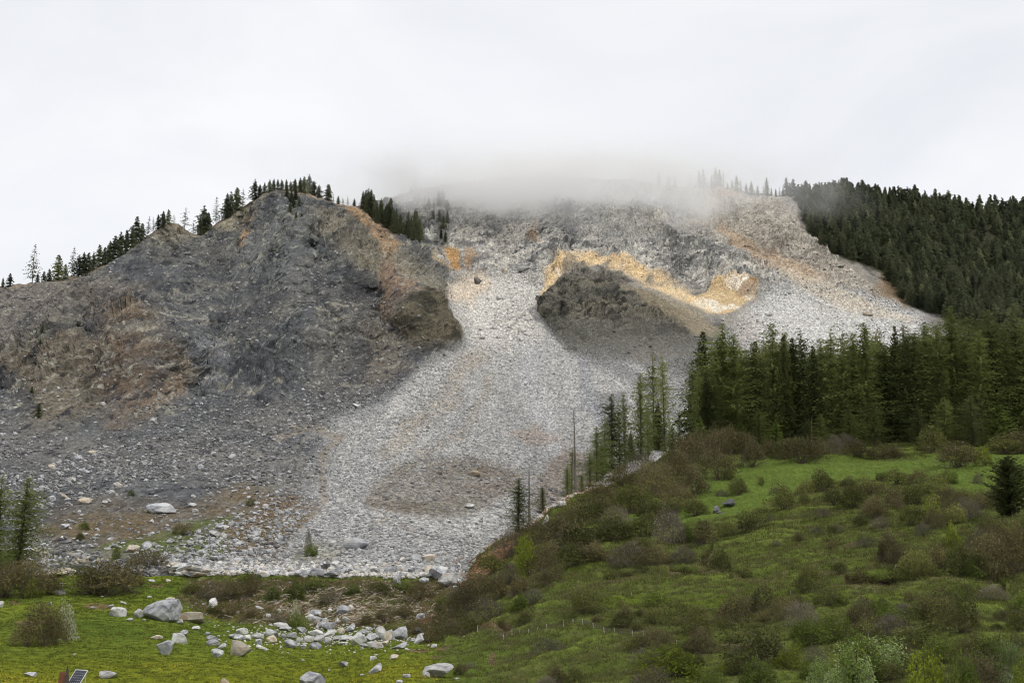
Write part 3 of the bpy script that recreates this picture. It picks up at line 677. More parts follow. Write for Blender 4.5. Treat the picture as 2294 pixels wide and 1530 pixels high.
THINGS = []     # (object, zone phrase, noun phrase, u) -> labels at the end
def place_tree(kind, u, vb, h, zone, noun, category='tree', group=None, P=None, var=None, wide=1.0, name=None, lean=0):
    """h: height in photo pixels"""
    p = at(u, vb) if P is None else P
    H = h * p[1] / F
    crown, trunk = K[kind][(var if var is not None else random.randrange(len(K[kind])))]
    root = bpy.data.objects.new(name or ('larch_tree' if 'larch' in kind else 'spruce_tree' if 'spruce' in kind else 'conifer_tree'), None)
    COL.objects.link(root); root.location = (p[0], p[1], p[2] - .02 * H)
    root.rotation_euler = (0, lean, random.uniform(0, 6.28) if not lean else 0)
    w = H * wide * random.uniform(.9, 1.1)
    root.scale = (w, w, H * 1.02)
    for nm, me_ in (('trunk', trunk), ('crown', crown)):
        o = bpy.data.objects.new(nm, me_); COL.objects.link(o); o.parent = root
    root['category'] = category
    if group: root['group'] = group
    THINGS.append((root, zone, noun, u))
    return root

# trees along the left rim: (u, height, base v or None for the crest, kind)
RIM = [(6,22,None,'s'),(22,32,None,'s'),(72,96,None,'l'),(84,24,None,'s'),(98,26,None,'s'),(110,30,None,'s'),(130,62,None,'s'),(146,34,None,'s'),(161,72,None,'l'),(176,50,None,'s'),(187,50,None,'s'),(198,46,None,'s'),(209,42,None,'s'),
       (222,52,None,'s'),(234,44,None,'s'),(246,50,None,'s'),(258,58,None,'s'),(270,56,None,'s'),(283,54,None,'s'),(296,48,None,'s'),(306,66,None,'s'),(318,42,None,'s'),(331,50,None,'l'),(343,36,None,'l'),(354,34,None,'s'),(366,36,None,'s'),
       (376,34,None,'s'),(388,24,None,'l'),(413,56,None,'l'),(430,30,None,'l'),(446,44,None,'s'),(456,66,None,'s'),(466,44,None,'s'),(484,66,None,'l'),(497,36,None,'l'),(508,60,None,'s'),(517,58,None,'s'),(530,56,None,'s'),(543,48,None,'l'),
       (571,50,None,'s'),(583,26,None,'s'),(594,24,None,'s'),(604,28,None,'s'),(613,24,None,'s'),(622,24,None,'s'),(631,24,None,'s'),(641,26,None,'s'),(651,22,None,'s'),(661,30,None,'s'),(672,34,None,'s'),(681,38,None,'s'),(692,46,None,'s'),(703,34,None,'s'),
       (714,30,None,'s'),(735,42,None,'s'),(746,18,None,'l'),(757,20,None,'s'),(768,18,None,'l'),(779,22,None,'l'),(793,18,None,'s')]
zones = [(-1, 200, 'on the low left rim'), (200, 395, 'on the rim left of the first peak'), (395, 555, 'between the two peaks'), (555, 728, 'on top of the higher peak'), (728, 812, 'on the rim right of the higher peak')]
for u, h, _, k in RIM:
    z = next(z for a, b, z in zones if a <= u < b)
    vb = float(interp(u, CREST)) + 3
    place_tree('ridge_larch' if k == 'l' else 'ridge_spruce', u, vb, h * (1.05 if h < 40 else 1), z,
               ('small ' if h < 30 else '') + ('sparse larch' if k == 'l' else 'dark spruce') + (' standing tall' if h > 60 else ' of small size' if 0 else ''), group='trees along the rim of the slide',
               P=mtn(u, vb), wide=1.15 if k == 'l' else random.uniform(1.15, 1.6))
# a spill of small spruces down the higher peak and odd ones low on the left knoll
for u, v, h in [(640,448,26),(650,460,30),(655,474,28),(648,486,24),(660,452,26),(668,468,22),(672,500,16),(662,508,18)]:
    place_tree('ridge_spruce', u, v, h, 'clinging below the higher peak', 'small dark spruce', group='trees along the rim of the slide', P=mtn(u, v), wide=1.5)
for u, v, h in [(104,782,22),(98,812,20),(88,850,14),(75,900,18),(86,950,34)]:
    place_tree('ridge_spruce', u, v, h, 'on the bare left knoll', 'stunted conifer', group='stunted conifers on the left knoll', P=mtn(u, v), wide=1.6)
# the wedge of trees behind the orange scar, standing on the inner ridge
for i in range(46):
    f = i / 45; u = 806 + 134 * f + random.uniform(-3, 3)
    vb = float(interp(u, RIDGE)) + random.uniform(-1, 6) if i % 2 else float(interp(u, RIDGE)) + random.uniform(4, 12)
    h = float(np.interp(u, [806, 822, 846, 870, 885, 900, 915, 930, 940], [34, 58, 50, 68, 58, 36, 54, 62, 30])) * random.uniform(.72, 1.1)
    p = mtn(u, vb + 4)
    place_tree('ridge_spruce' if random.random() < .85 else 'ridge_larch', u, vb, h, 'in the wedge above the orange scar', 'tall dark conifer' if h > 48 else 'short dark conifer', group='wedge of trees above the orange scar', P=p, wide=.9)
for u, v, h, k in [(930,440,32,'l'),(921,444,18,'s'),(941,442,22,'l'),(952,470,24,'l'),(962,476,26,'s'),(972,478,30,'l'),(982,476,38,'s'),(990,476,42,'s'),(998,484,28,'s'),(985,505,28,'s'),(992,522,32,'s'),(1000,512,30,'s'),(988,540,26,'s'),(997,548,26,'s'),(975,500,22,'s')]:
    place_tree('ridge_larch' if k == 'l' else 'ridge_spruce', u, v, h, 'on the misty crag behind the wedge', 'thin larch' if k == 'l' else 'dark spruce', group='trees on the misty crag', P=mtn(u, v), wide=1.25)
# right-hand rim of the basin, fading into cloud
for i, u in enumerate([1476,1500,1512,1546,1556,1566,1576,1585,1594,1603,1612,1621,1630,1640,1650,1660,1672,1684,1697,1710,1718,1728,1738,1746,1754,1762,1770]):
    vb = float(interp(u, CREST)) + 4; h = (40 if i == 1 else random.choice([18, 26, 32, 38, 44]) * random.uniform(.85, 1.1))
    place_tree('ridge_larch' if i % 4 == 3 else 'ridge_spruce', u, vb + (14 if i == 1 else 0), h, 'on the right-hand rim of the basin', 'misty larch' if i % 4 == 3 else 'misty spruce', group='misty trees on the right-hand rim', P=mtn(u, vb + (14 if i == 1 else 0)))

# ---- the larch wood on the hillside at the right
def wood(u, vb, top, kind, zone, noun, **k):
    return place_tree(kind, u, vb, vb - top, zone, noun, **k)
FR = [(1556,985,800,'thin_larch'),(1568,990,795,'thin_larch'),(1584,992,830,'spruce'),(1600,992,812,'larch'),(1622,988,722,'larch'),(1612,986,760,'larch'),(1650,990,745,'larch'),(1664,984,755,'thin_larch'),
      (1692,990,778,'larch'),(1710,985,790,'thin_larch'),(1736,988,718,'larch'),(1762,990,752,'spruce'),(1781,990,745,'spruce'),(1805,986,734,'thin_larch'),(1828,990,756,'spruce'),(1843,990,752,'larch'),
      (1865,988,726,'thin_larch'),(1890,990,730,'larch'),(1918,988,740,'larch'),(1945,992,730,'larch'),(1975,985,724,'larch'),(1990,990,730,'larch'),(2014,988,722,'spruce'),(2036,990,735,'larch'),(2055,990,698,'larch'),
      (2082,985,712,'larch'),(2108,990,716,'larch'),(2140,990,700,'larch'),(2172,985,706,'thin_larch'),(2200,992,695,'larch'),(2232,985,690,'larch'),(2262,990,700,'larch'),(2290,985,690,'larch'),(2320,990,690,'larch'),(2350,985,700,'larch')]
NOUN = {'larch': 'green larch', 'thin_larch': 'thin sparse larch', 'spruce': 'dark spruce', 'young_larch': 'bright young larch'}
def wz(u): return 'left end' if u < 1700 else 'middle' if u < 2000 else 'right end'
for u, vb, top, k in FR:
    top = vb - (vb - top) * random.choice([.86, .93, 1.0, 1.0, 1.05])
    wood(u, vb, top, k, f"in the wood's front row, {wz(u)}", NOUN[k], group='trees of the larch wood', var=None, wide=1.08 if k == 'larch' else 1.0)
for row in range(3):       # deeper rows fill the wood
    for i in range(32):
        u = 1575 + i * 25 + random.uniform(-9, 9) + row * 8
        y = 392 + 16 * (row + 1) + random.uniform(-5, 5)
        p = gnd(u, 985.0); g = p * (y / p[1]); 
        e = gnd(u, interp(u, EDGE) + 1.0)
        z = e[2] + (y - e[1]) * (.02 if u > 1600 else -.2)
        P = np.array([(u - CU) / F * y, y, z - 1.0])
        topv = random.uniform(735, 800) if u < 2050 else random.uniform(695, 760)
        vb = HOR - P[2] / y * F
        k = random.choice(['larch', 'larch', 'larch', 'spruce', 'thin_larch'])
        place_tree(k, u, vb, (vb - topv) * random.uniform(.86, 1.05), f'deeper in the wood, {wz(u)}', NOUN[k], group='trees of the larch wood', P=P, wide=1.1)
for u, vb, h, k in [(1570,1002,62,'young_larch'),(1660,1000,55,'young_larch'),(1740,1004,70,'young_larch'),(1812,1000,60,'larch'),(1840,1006,80,'larch'),(1905,1004,85,'larch'),(1960,1002,100,'larch'),(2060,1000,90,'larch'),(2120,1002,110,'larch'),(2240,1000,105,'young_larch'),(1700,1000,80,'larch'),(2180,1000,120,'larch')]:
    place_tree(k, u, vb, h, 'at the front edge of the wood', 'small ' + NOUN[k], group='small trees at the edge of the wood', wide=1.5)
# loose group left of the wood, on the crest of the hillside
GRP = [(1465,1005,785,'thin_larch',.85),(1489,1012,785,'thin_larch',.8),(1436,1030,832,'larch',.85),(1371,1055,880,'larch',1.0),(1401,1050,875,'thin_larch',.9),(1388,1052,900,'thin_larch',.9),(1476,1008,898,'spruce',1.25),(1414,1035,966,'spruce',1.3),
       (1337,1078,955,'larch',1.2),(1322,1090,1010,'thin_larch',1.6),(1452,1020,900,'larch',1.0),(1356,1062,930,'thin_larch',1.2),(1349,1070,985,'young_larch',1.0),(1281,1108,1000,'thin_larch',1.1),(1271,1112,1040,'larch',1.1),(1216,1150,1088,'larch',1.5),(1163,1200,1076,'larch',1.55),(1507,1028,952,'young_larch',1.1),(1522,1000,915,'thin_larch',1.0),(1304,1105,1060,'larch',1.4)]
for u, vb, top, k, w in GRP:
    wood(u, vb, top, k, 'in the group left of the wood' if u > 1330 else 'on the scree edge', ('tall ' if vb - top > 170 else '') + NOUN[k], group='trees on the crest beside the scree', wide=w)
# two sparse larches at the left edge of the picture
wood(38, 1300, 1066, 'larch', 'standing by the drystone wall in front of the brown shrubs', 'tall leaning larch', wide=1.35, lean=.06)
wood(-8, 1305, 1060, 'thin_larch', 'half cut off by the frame beside the drystone wall', 'tall sparse larch', wide=1.1)
# rounded dark conifer at the right edge
K['yew'] = [tree_kind('yew', M_SPRUCE, 1, seed=77, levels=34, per=10, width=.36, bare=.0, droop=.05, sprays=12, spray=.036, thin=.0, uneven=.35, up=.7, pw=.6)]
place_tree('yew', 2262, 1168, 132, 'at the right edge above the brown shrubs', 'broad dark conifer with ragged crown', wide=1.1)

# ---- bare snags
def snag(u, vb, h, noun, zone, stubs=14, seed=0, tilt=0.0, rad=.012, m=None, arm=None):
    r = np.random.default_rng(seed); p = at(u, vb); H = h * p[1] / F
    n, rings = 7, 12; kv, kf = [], []
    for i in range(rings):
        t = i / (rings - 1); rr = rad * (1 - .8 * t); cx, cy_ = r.normal() * .0015 + tilt * t, r.normal() * .0015
        for j in range(n): a = 6.283 * j / n; kv.append((cx + rr * math.cos(a), cy_ + rr * math.sin(a), t - .02))
    for i in range(rings - 1):
        for j in range(n): kf.append((i*n+j, i*n+(j+1) % n, (i+1)*n+(j+1) % n, (i+1)*n+j))
    kf.append(tuple((rings - 1) * n + j for j in range(4)))
    root = bpy.data.objects.new('dead_tree', None); COL.objects.link(root); root.location = tuple(p); root.scale = (H, H, H)
    link('trunk', new_mesh('dead_trunk', kv, kf, [m or M_DEAD]), root)
    for k in range(stubs):
        t = r.uniform(.3, .97); a = r.uniform(0, 6.28); L = r.uniform(.02, .05); w = .0026
        if arm and k == 0: t, a, L = arm
        cc, s = math.cos(a), math.sin(a); x0 = tilt * t; bv = []
        for (d, ww) in ((0, w), (L, w * .4)):
            bv += [(x0 + cc*d - s*ww, s*d + cc*ww, t + d*.25), (x0 + cc*d + s*ww, s*d - cc*ww, t + d*.25), (x0 + cc*d, s*d, t + ww*1.6 + d*.25)]
        link('branch', new_mesh('dead_branch', bv, [(0, 1, 4, 3), (1, 2, 5, 4), (2, 0, 3, 5)], [m or M_DEAD]), root)
    root['category'] = 'dead tree'; root['group'] = 'bare dead trunks'
    THINGS.append((root, zone, noun, u))
M_RUST_BARK = plain_material('red_brown_bark', (.2, .085, .04), .9, 0, .3, 3)
snag(1291, 1112, 194, 'tall bare dead trunk', 'on the crest between the two bent larches and the loose group', 20, 3, -.02, .019, None, (.72, 3.3, .16))
snag(1186, 1170, 132, 'bare broken trunk', 'beside the larch lowest on the scree edge', 8, 4, -.005, .026)
snag(1500, 1010, 96, 'short broken snag', 'in front of the bright young larch', 8, 5, .0, .02)
snag(1694, 990, 170, 'grey bare snag with upturned arms', 'standing in the wood near its left end', 24, 6, .0, .014, None, (.6, .3, .2))
snag(1819, 1004, 70, 'reddish dead trunk', 'at the foot of the wood behind the shrubs', 4, 7, .02, .022, M_RUST_BARK)

# ---- the far forest: nearest trees one by one, the rest as one mass
fu = rng.uniform(1772, 2420, 9000); fv = rng.uniform(428, 800, 9000)
sd = polysd(FOREST, fu, fv); keep = (sd < -1) & (fv > interp(fu, CREST) + 1)
bare = (polysd([(1785,470),(1850,490),(1880,550),(1960,590),(1890,575),(1810,540)], fu, fv) < 0) & (rng.random(9000) < .55)
fu, fv = fu[keep & ~bare], fv[keep & ~bare]
rim_u = np.arange(1776, 2420, 5.5) + rng.uniform(-2, 2, len(np.arange(1776, 2420, 5.5)))
fu = np.r_[fu, rim_u]; fv = np.r_[fv, interp(rim_u, CREST) + 2]
_g = fbm(np.c_[fu, fv * 1.6, fu * 0], 42, 3, 501); gapd = {(float(x), float(y)): g for x, y, g in zip(fu, fv, _g)}
def hash_gap(x, y): return gapd[(float(x), float(y))] > .33 and y > interp(x, CREST) + 22
order = np.argsort(-fv); fu, fv = fu[order], fv[order]
sel, used = [], {}
for i in range(len(fu)):                               # keep the trees a few metres apart
    c = (int(fu[i] // 6.5), int(fv[i] // 5.0))
    if c in used: continue
    if hash_gap(fu[i], fv[i]): continue
    used[c] = 1; sel.append(i)
fu, fv = fu[sel], fv[sel]
fh = np.interp(fv, [430, 600, 720, 800], [31, 39, 52, 64]) * rng.uniform(.5, 1.35, len(fu))
fp = np.array([mtn(a, b) for a, b in zip(fu, fv)])
vis = np.where((fu < 2290) & (fv < 745))[0]
near = list(vis[np.argsort(-fh[vis])][:150])
nearset = set(near)
for i in near:
    zone = ('low in the far forest' if fv[i] > 640 else 'high in the far forest') + (' beside the pale scree' if fu[i] < 2080 else ' well right of the scree' if fu[i] < 2190 else ' by the right edge')
    o = place_tree('ridge_spruce' if random.random() < .8 else 'ridge_larch', fu[i], fv[i], fh[i], None, 'one of many dark conifers ' + zone, group='conifers ' + zone, P=fp[i], wide=1.15)
rest = np.array([i for i in range(len(fu)) if i not in nearset])

def template_collection(name, meshes, mats=None):
    c = bpy.data.collections.new(name)
    for k, me_ in enumerate(meshes):
        c.objects.link(bpy.data.objects.new(f'{name}_{k}', me_))
    return c
def scatter(name, pts, scales, rots, coll, nvar, label, kind='stuff', cls=None):
    """many small copies on real points of the ground"""
    me_ = bpy.data.meshes.new(name); me_.vertices.add(len(pts)); me_.vertices.foreach_set('co', np.asarray(pts, np.float32).ravel())
    a = me_.attributes.new('size', 'FLOAT_VECTOR', 'POINT'); a.data.foreach_set('vector', np.asarray(scales, np.float32).ravel())
    a = me_.attributes.new('turn', 'FLOAT_VECTOR', 'POINT'); a.data.foreach_set('vector', np.asarray(rots, np.float32).ravel())
    a = me_.attributes.new('which', 'INT', 'POINT'); a.data.foreach_set('value', (rng.integers(0, nvar, len(pts)) if cls is None else cls).astype(np.int32))
    ng = bpy.data.node_groups.new(name, 'GeometryNodeTree')
    ng.interface.new_socket('Geometry', in_out='INPUT', socket_type='NodeSocketGeometry'); ng.interface.new_socket('Geometry', in_out='OUTPUT', socket_type='NodeSocketGeometry')
    n, l = ng.nodes, ng.links
    gi, go = n.new('NodeGroupInput'), n.new('NodeGroupOutput')
    iop = n.new('GeometryNodeInstanceOnPoints'); iop.inputs['Pick Instance'].default_value = True
    ci = n.new('GeometryNodeCollectionInfo'); ci.inputs['Collection'].default_value = coll; ci.inputs['Separate Children'].default_value = True; ci.inputs['Reset Children'].default_value = True
    def attr(nm, t):
        x = n.new('GeometryNodeInputNamedAttribute'); x.data_type = t; x.inputs['Name'].default_value = nm; return x.outputs['Attribute']
    l.new(gi.outputs[0], iop.inputs['Points']); l.new(ci.outputs[0], iop.inputs['Instance'])
    l.new(attr('which', 'INT'), iop.inputs['Instance Index']); l.new(attr('turn', 'FLOAT_VECTOR'), iop.inputs['Rotation']); l.new(attr('size', 'FLOAT_VECTOR'), iop.inputs['Scale'])
    l.new(iop.outputs[0], go.inputs[0])
    o = link(name, me_, kind=kind, label=label)
    md = o.modifiers.new('scatter', 'NODES'); md.node_group = ng
    return o
tri = []
for crown, trunk in K['far_fir']:
    tri.append(crown)
far_coll = template_collection('far_fir_templates', tri)
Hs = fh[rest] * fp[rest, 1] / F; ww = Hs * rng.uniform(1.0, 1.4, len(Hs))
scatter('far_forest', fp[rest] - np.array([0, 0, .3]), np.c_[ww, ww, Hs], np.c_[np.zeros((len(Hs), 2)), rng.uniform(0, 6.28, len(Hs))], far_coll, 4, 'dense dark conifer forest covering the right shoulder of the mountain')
# ---------------------------------------------------------------- shrubs
def shrub(seed, wide=1.0, stems=60, twigs=700, leaves=500, leaf=.022, leaf_low=0.0, lump=.22, twig_len=.13, flat=1.0):
    """unit height, radius wide/2; returns twig slivers and leaf triangles"""
    r = np.random.default_rng(seed); tv, tf, lv, lf = [], [], [], []
    lobes = [(r.uniform(0, 6.28), r.uniform(.2, 1.2), r.uniform(.5, 1.35)) for _ in range(11)]
    def radius(d):
        a = math.atan2(d[1], d[0]); e = math.asin(max(-1, min(1, d[2])))
        k = 1.0
        for la, le, lk in lobes:
            w = math.exp(-(((a - la + 3.14) % 6.28 - 3.14) ** 2 + (e - le) ** 2) * 3.2); k += (lk - 1) * w * 2 * lump / .22 * .5
        return k
    def sliver(p, q, w, V, Fl):
        d = q - p; s = np.cross(d, r.normal(size=3)); s = s / (np.linalg.norm(s) + 1e-9) * w
        b = len(V); V += [tuple(p - s), tuple(p + s), tuple(q)]; Fl.append((b, b + 1, b + 2))
    S3 = np.array([wide / 2, wide / 2, .92])
    for _ in range(stems):
        d = np.array([r.normal(), r.normal(), abs(r.normal()) * 1.1 + .35]); d /= np.linalg.norm(d)
        p = np.array([r.normal() * .05, r.normal() * .05, -.03]); q = d * radius(d) * S3 * r.uniform(.4, .95)
        m_ = (p + q) / 2 + r.normal(size=3) * .03 + np.array([0, 0, .05]); sliver(p, m_, .009, tv, tf); sliver(p * .3 + m_ * .7, q, .006, tv, tf)
    n_tw = twigs
    for i in range(n_tw + leaves):
        d = np.array([r.normal(), r.normal(), abs(r.normal()) * .9 + (.02 if r.random() < .5 else .3)]); d /= np.linalg.norm(d)
        rr = radius(d) * (r.uniform(.45, 1.0) ** .6)
        p = d * rr * S3 + r.normal(size=3) * .02; p[2] = max(p[2] * flat, .01)
        if i < n_tw:
            q = p + (d * np.array([wide * .5, wide * .5, 1]) * .6 + np.array([0, 0, .35]) + r.normal(size=3) * .4) * twig_len
            sliver(p, q, .0042, tv, tf)
        else:
            if p[2] < leaf_low: continue
            a = r.normal(size=3); a /= np.linalg.norm(a); b_ = np.cross(a, r.normal(size=3)); b_ /= np.linalg.norm(b_)
            s = leaf * r.uniform(.6, 1.4); b = len(lv)
            lv += [tuple(p - a * s), tuple(p + a * s * .4 + b_ * s * .7), tuple(p + a * s - b_ * s * .4)]; lf.append((b, b + 1, b + 2))
    return tv, tf, lv, lf

TW_BROWN = plant_material('brown_twigs', (.066, .058, .042), (.13, .112, .078), (.21, .18, .125), .15, .5)
TW_GREY = plant_material('grey_twigs', (0.085, 0.072, 0.062), (0.150, 0.127, 0.114), (0.234, 0.208, 0.189), .1, .5)
LF_BROWN = plant_material('brown_olive_buds', (.08, .072, .034), (.155, .138, .062), (.25, .22, .10), .35, .5)
LF_OLIVE = plant_material('olive_leaves', (.06, .068, .025), (.13, .143, .046), (.23, .245, .085), .35, .5)
LF_BRIGHT = plant_material('bright_green_leaves', (.10, .135, .02), (.21, .26, .035), (.34, .39, .07), .4, .6)
LF_GREEN = plant_material('fresh_green_leaves', (.055, .085, .02), (.125, .17, .038), (.21, .27, .065), .4, .6)
LF_PALE = plant_material('pale_green_leaves', (0.103, 0.161, 0.046), (0.207, 0.287, 0.092), (0.414, 0.506, 0.253), .35, .9)
LF_BLOSSOM = plant_material('cream_blossom', (0.330, 0.363, 0.220), (0.550, 0.572, 0.396), (0.792, 0.792, 0.660), .3, 1.2)
LF_GREYBLOOM = plant_material('grey_blossom', (0.176, 0.165, 0.132), (0.308, 0.286, 0.242), (0.495, 0.473, 0.418), .3, 1.2)
def shrub_kind(name, tw, lf, seeds, **kw):
    res = []
    for s in seeds:
        a, b, c, d = shrub(s, **kw)
        res.append((new_mesh(name + '_twigs', a, b, [tw]), new_mesh(name + '_leaves', c, d, [lf])))
    return res
SK = {
 'brown': shrub_kind('brown_shrub', TW_BROWN, LF_BROWN, (101, 102, 103, 104), wide=1.0, twigs=1100, leaves=1900, leaf=.026, leaf_low=.25),
 'olive': shrub_kind('olive_shrub', TW_BROWN, LF_OLIVE, (111, 112, 113), wide=1.0, twigs=600, leaves=1900, leaf=.030, leaf_low=.2),
 'grey': shrub_kind('grey_shrub', TW_GREY, LF_OLIVE, (121, 122), wide=1.0, twigs=1700, leaves=900, leaf=.020),
 'bright': shrub_kind('bright_shrub', TW_BROWN, LF_BRIGHT, (131, 132, 133), wide=1.0, twigs=400, leaves=1700, leaf=.034, lump=.35),
 'green': shrub_kind('green_shrub', TW_BROWN, LF_GREEN, (141, 142), wide=1.0, twigs=400, leaves=1800, leaf=.034, lump=.3),
 'pale': shrub_kind('pale_shrub', TW_GREY, LF_PALE, (151, 152, 153), wide=1.0, twigs=400, leaves=1800, leaf=.028, lump=.38),
 'blossom': shrub_kind('blossom_shrub', TW_BROWN, LF_BLOSSOM, (161, 162), wide=1.0, twigs=900, leaves=1300, leaf=.030, lump=.3),
 'greybloom': shrub_kind('grey_blossom_shrub', TW_GREY, LF_GREYBLOOM, (171,), wide=1.0, twigs=1500, leaves=1200, leaf=.014),
}
SN = {'brown': 'brown shrub', 'olive': 'olive-green shrub', 'grey': 'grey twiggy bush', 'bright': 'yellow-green shrub', 'green': 'fresh green shrub',
      'pale': 'pale-leaved shrub', 'blossom': 'cream-blossomed shrub', 'greybloom': 'grey shrub with whitish bloom'}
def place_shrub(u, vb, w, h, kind, zone, sz=True):
    p = at(u, vb); m = p[1] / F
    tw, lf = random.choice(SK[kind])
    root = bpy.data.objects.new('shrub', None); COL.objects.link(root)
    root.location = (p[0], p[1], p[2] - .06 * h * m); root.rotation_euler = (0, 0, random.uniform(0, 6.28))
    root.scale = (w * m, w * m * random.uniform(.85, 1.1), h * m * 1.06)
    for nm, me_ in (('branches', tw), ('leaves', lf)):
        if len(me_.polygons):
            o = bpy.data.objects.new(nm, me_); COL.objects.link(o); o.parent = root
    root['category'] = 'shrub'; root['group'] = 'shrubs'
    size = '' if not sz else 'big ' if w >= 95 else 'small ' if w < 42 else ''
    THINGS.append((root, zone, size + SN[kind], u))
Z1, Z2, Z3, Z4 = 'along the foot of the wood', 'on the slope below the loose trees', 'on the crest beside the debris tongue', 'below the upper meadow'
SH = [
 (1545,1040,100,68,'brown',Z1),(1590,1022,95,62,'brown',Z1),(1632,1018,85,64,'brown',Z1),(1685,1053,84,74,'brown',Z1),(1665,1015,70,50,'brown',Z1),(1722,1024,66,52,'brown',Z1),(1756,1028,64,50,'olive',Z1),(1796,1043,88,58,'brown',Z1),(1832,1034,60,50,'brown',Z1),
 (1868,1022,52,46,'grey',Z1),(1922,1031,80,50,'brown',Z1),(1975,1030,70,38,'brown',Z1),(2008,1030,60,36,'brown',Z1),(2085,1022,95,56,'olive',Z1),(2148,1054,130,72,'brown',Z1),(2206,1050,50,46,'bright',Z1),(2250,1016,100,55,'olive',Z1),(2290,1014,100,62,'brown',Z1),(1895,1010,60,36,'grey',Z1),(1780,1012,70,36,'olive',Z1),
 (1515,1070,100,72,'brown',Z2),(1558,1112,112,80,'brown',Z2),(1608,1078,90,70,'brown',Z2),(1470,1108,96,74,'brown',Z2),(1440,1062,80,56,'grey',Z2),(1398,1096,92,56,'brown',Z2),(1412,1146,112,74,'olive',Z2),(1512,1138,100,64,'brown',Z2),(1345,1140,92,58,'brown',Z2),(1338,1172,84,52,'olive',Z2),(1386,1176,76,50,'grey',Z2),
 (1460,1160,90,54,'olive',Z2),(1290,1168,84,52,'brown',Z2),(1250,1202,92,60,'brown',Z2),(1308,1222,116,70,'olive',Z2),(1372,1214,112,74,'olive',Z2),(1442,1204,104,66,'olive',Z2),(1505,1216,84,76,'greybloom',Z2),(1572,1218,72,66,'brown',Z2),(1540,1208,60,44,'green',Z2),(1625,1200,50,34,'olive',Z2),
 (1492,1180,70,40,'brown',Z2),(1560,1150,60,40,'olive',Z2),(1340,1260,110,56,'brown',Z2),(1404,1262,112,60,'grey',Z2),(1466,1258,90,52,'brown',Z2),(1290,1272,104,62,'olive',Z2),(1235,1262,90,60,'brown',Z2),(1530,1250,70,40,'grey',Z2),(1265,1232,70,46,'grey',Z2),(1430,1240,80,46,'olive',Z2),
 (1200,1222,90,56,'brown',Z3),(1148,1250,92,66,'grey',Z3),(1110,1290,84,56,'olive',Z3),(1205,1276,86,66,'brown',Z3),(1182,1286,54,96,'bright',Z3),(1176,1270,46,70,'green',Z3),(1225,1310,80,58,'brown',Z3),(1118,1338,106,72,'brown',Z3),(1160,1340,80,56,'brown',Z3),(1058,1378,106,72,'brown',Z3),(1094,1388,88,58,'grey',Z3),
 (1014,1408,84,56,'brown',Z3),(984,1434,66,44,'brown',Z3),(1030,1352,80,50,'grey',Z3),(1072,1330,80,50,'brown',Z3),(1000,1380,70,46,'olive',Z3),(1165,1366,56,36,'green',Z3),(1046,1412,66,44,'olive',Z3),(960,1440,50,36,'brown',Z3),(1140,1300,70,46,'grey',Z3),(1015,1436,40,44,'brown',Z3),(1190,1350,60,40,'grey',Z3),
 (1655,1106,52,42,'olive',Z4),(1632,1080,34,26,'olive',Z4),(1706,1091,20,20,'olive',Z4),(1737,1106,32,16,'grey',Z4),(1757,1146,62,56,'olive',Z4),(1803,1128,26,28,'olive',Z4),(1842,1102,54,60,'olive',Z4),(1806,1106,54,36,'olive',Z4),(1680,1192,74,46,'olive',Z4),(1722,1162,30,22,'grey',Z4),(1616,1112,36,22,'grey',Z4),
 (1870,1136,56,46,'olive',Z4),(1912,1140,72,70,'olive',Z4),(1952,1112,60,40,'brown',Z4),(1960,1156,80,60,'brown',Z4),(2010,1086,60,46,'olive',Z4),(2052,1080,70,34,'brown',Z4),(2008,1140,72,58,'brown',Z4),(2052,1130,74,56,'olive',Z4),(2100,1108,70,50,'olive',Z4),(2128,1082,56,38,'green',Z4),(2085,1160,56,60,'bright',Z4),
 (2040,1182,72,54,'olive',Z4),(2090,1192,56,52,'brown',Z4),(2130,1140,66,46,'brown',Z4),(2160,1120,62,40,'olive',Z4),(2172,1162,72,50,'grey',Z4),(2142,1186,72,44,'olive',Z4),(2200,1142,66,44,'brown',Z4),(2190,1080,28,26,'grey',Z4),(1975,1184,50,30,'grey',Z4),(1930,1180,48,28,'olive',Z4),(2132,1218,46,46,'bright',Z4),(2215,1190,60,46,'olive',Z4),
 (1868,1198,34,24,'olive',Z4),(1900,1088,42,24,'olive',Z4),(1845,1160,40,22,'grey',Z4),(1876,1190,30,20,'grey',Z4),(1976,1076,40,22,'olive',Z4),(1828,1190,26,18,'grey',Z4),(2070,1205,50,30,'grey',Z4),(2232,1120,50,40,'olive',Z4),
]
Z5 = 'on the terraces above the earth scars'
Z6 = 'at the right edge under the dark conifer'
SH += [(1612,1268,60,70,'olive',Z5),(1816,1322,88,74,'olive',Z5),(1862,1228,40,22,'brown',Z5),(1790,1215,34,20,'brown',Z5),(1940,1225,50,26,'grey',Z5),(1985,1265,92,84,'brown',Z5),(2046,1298,100,86,'olive',Z5),(2012,1290,60,60,'brown',Z5),(2104,1282,60,66,'brown',Z5),(1920,1306,60,46,'brown',Z5),(1885,1300,40,30,'olive',Z5),(1740,1220,26,16,'grey',Z5),
       (2160,1300,96,98,'olive',Z6),(2148,1250,60,44,'bright',Z6),(2220,1302,120,120,'brown',Z6),(2276,1296,130,128,'brown',Z6),(2190,1306,70,60,'green',Z6),(2300,1220,90,70,'olive',Z6),(2195,1240,70,60,'grey',Z6),(2250,1235,80,60,'brown',Z6),(2080,1300,60,34,'olive',Z6)]
Z7 = 'in the near left meadow'
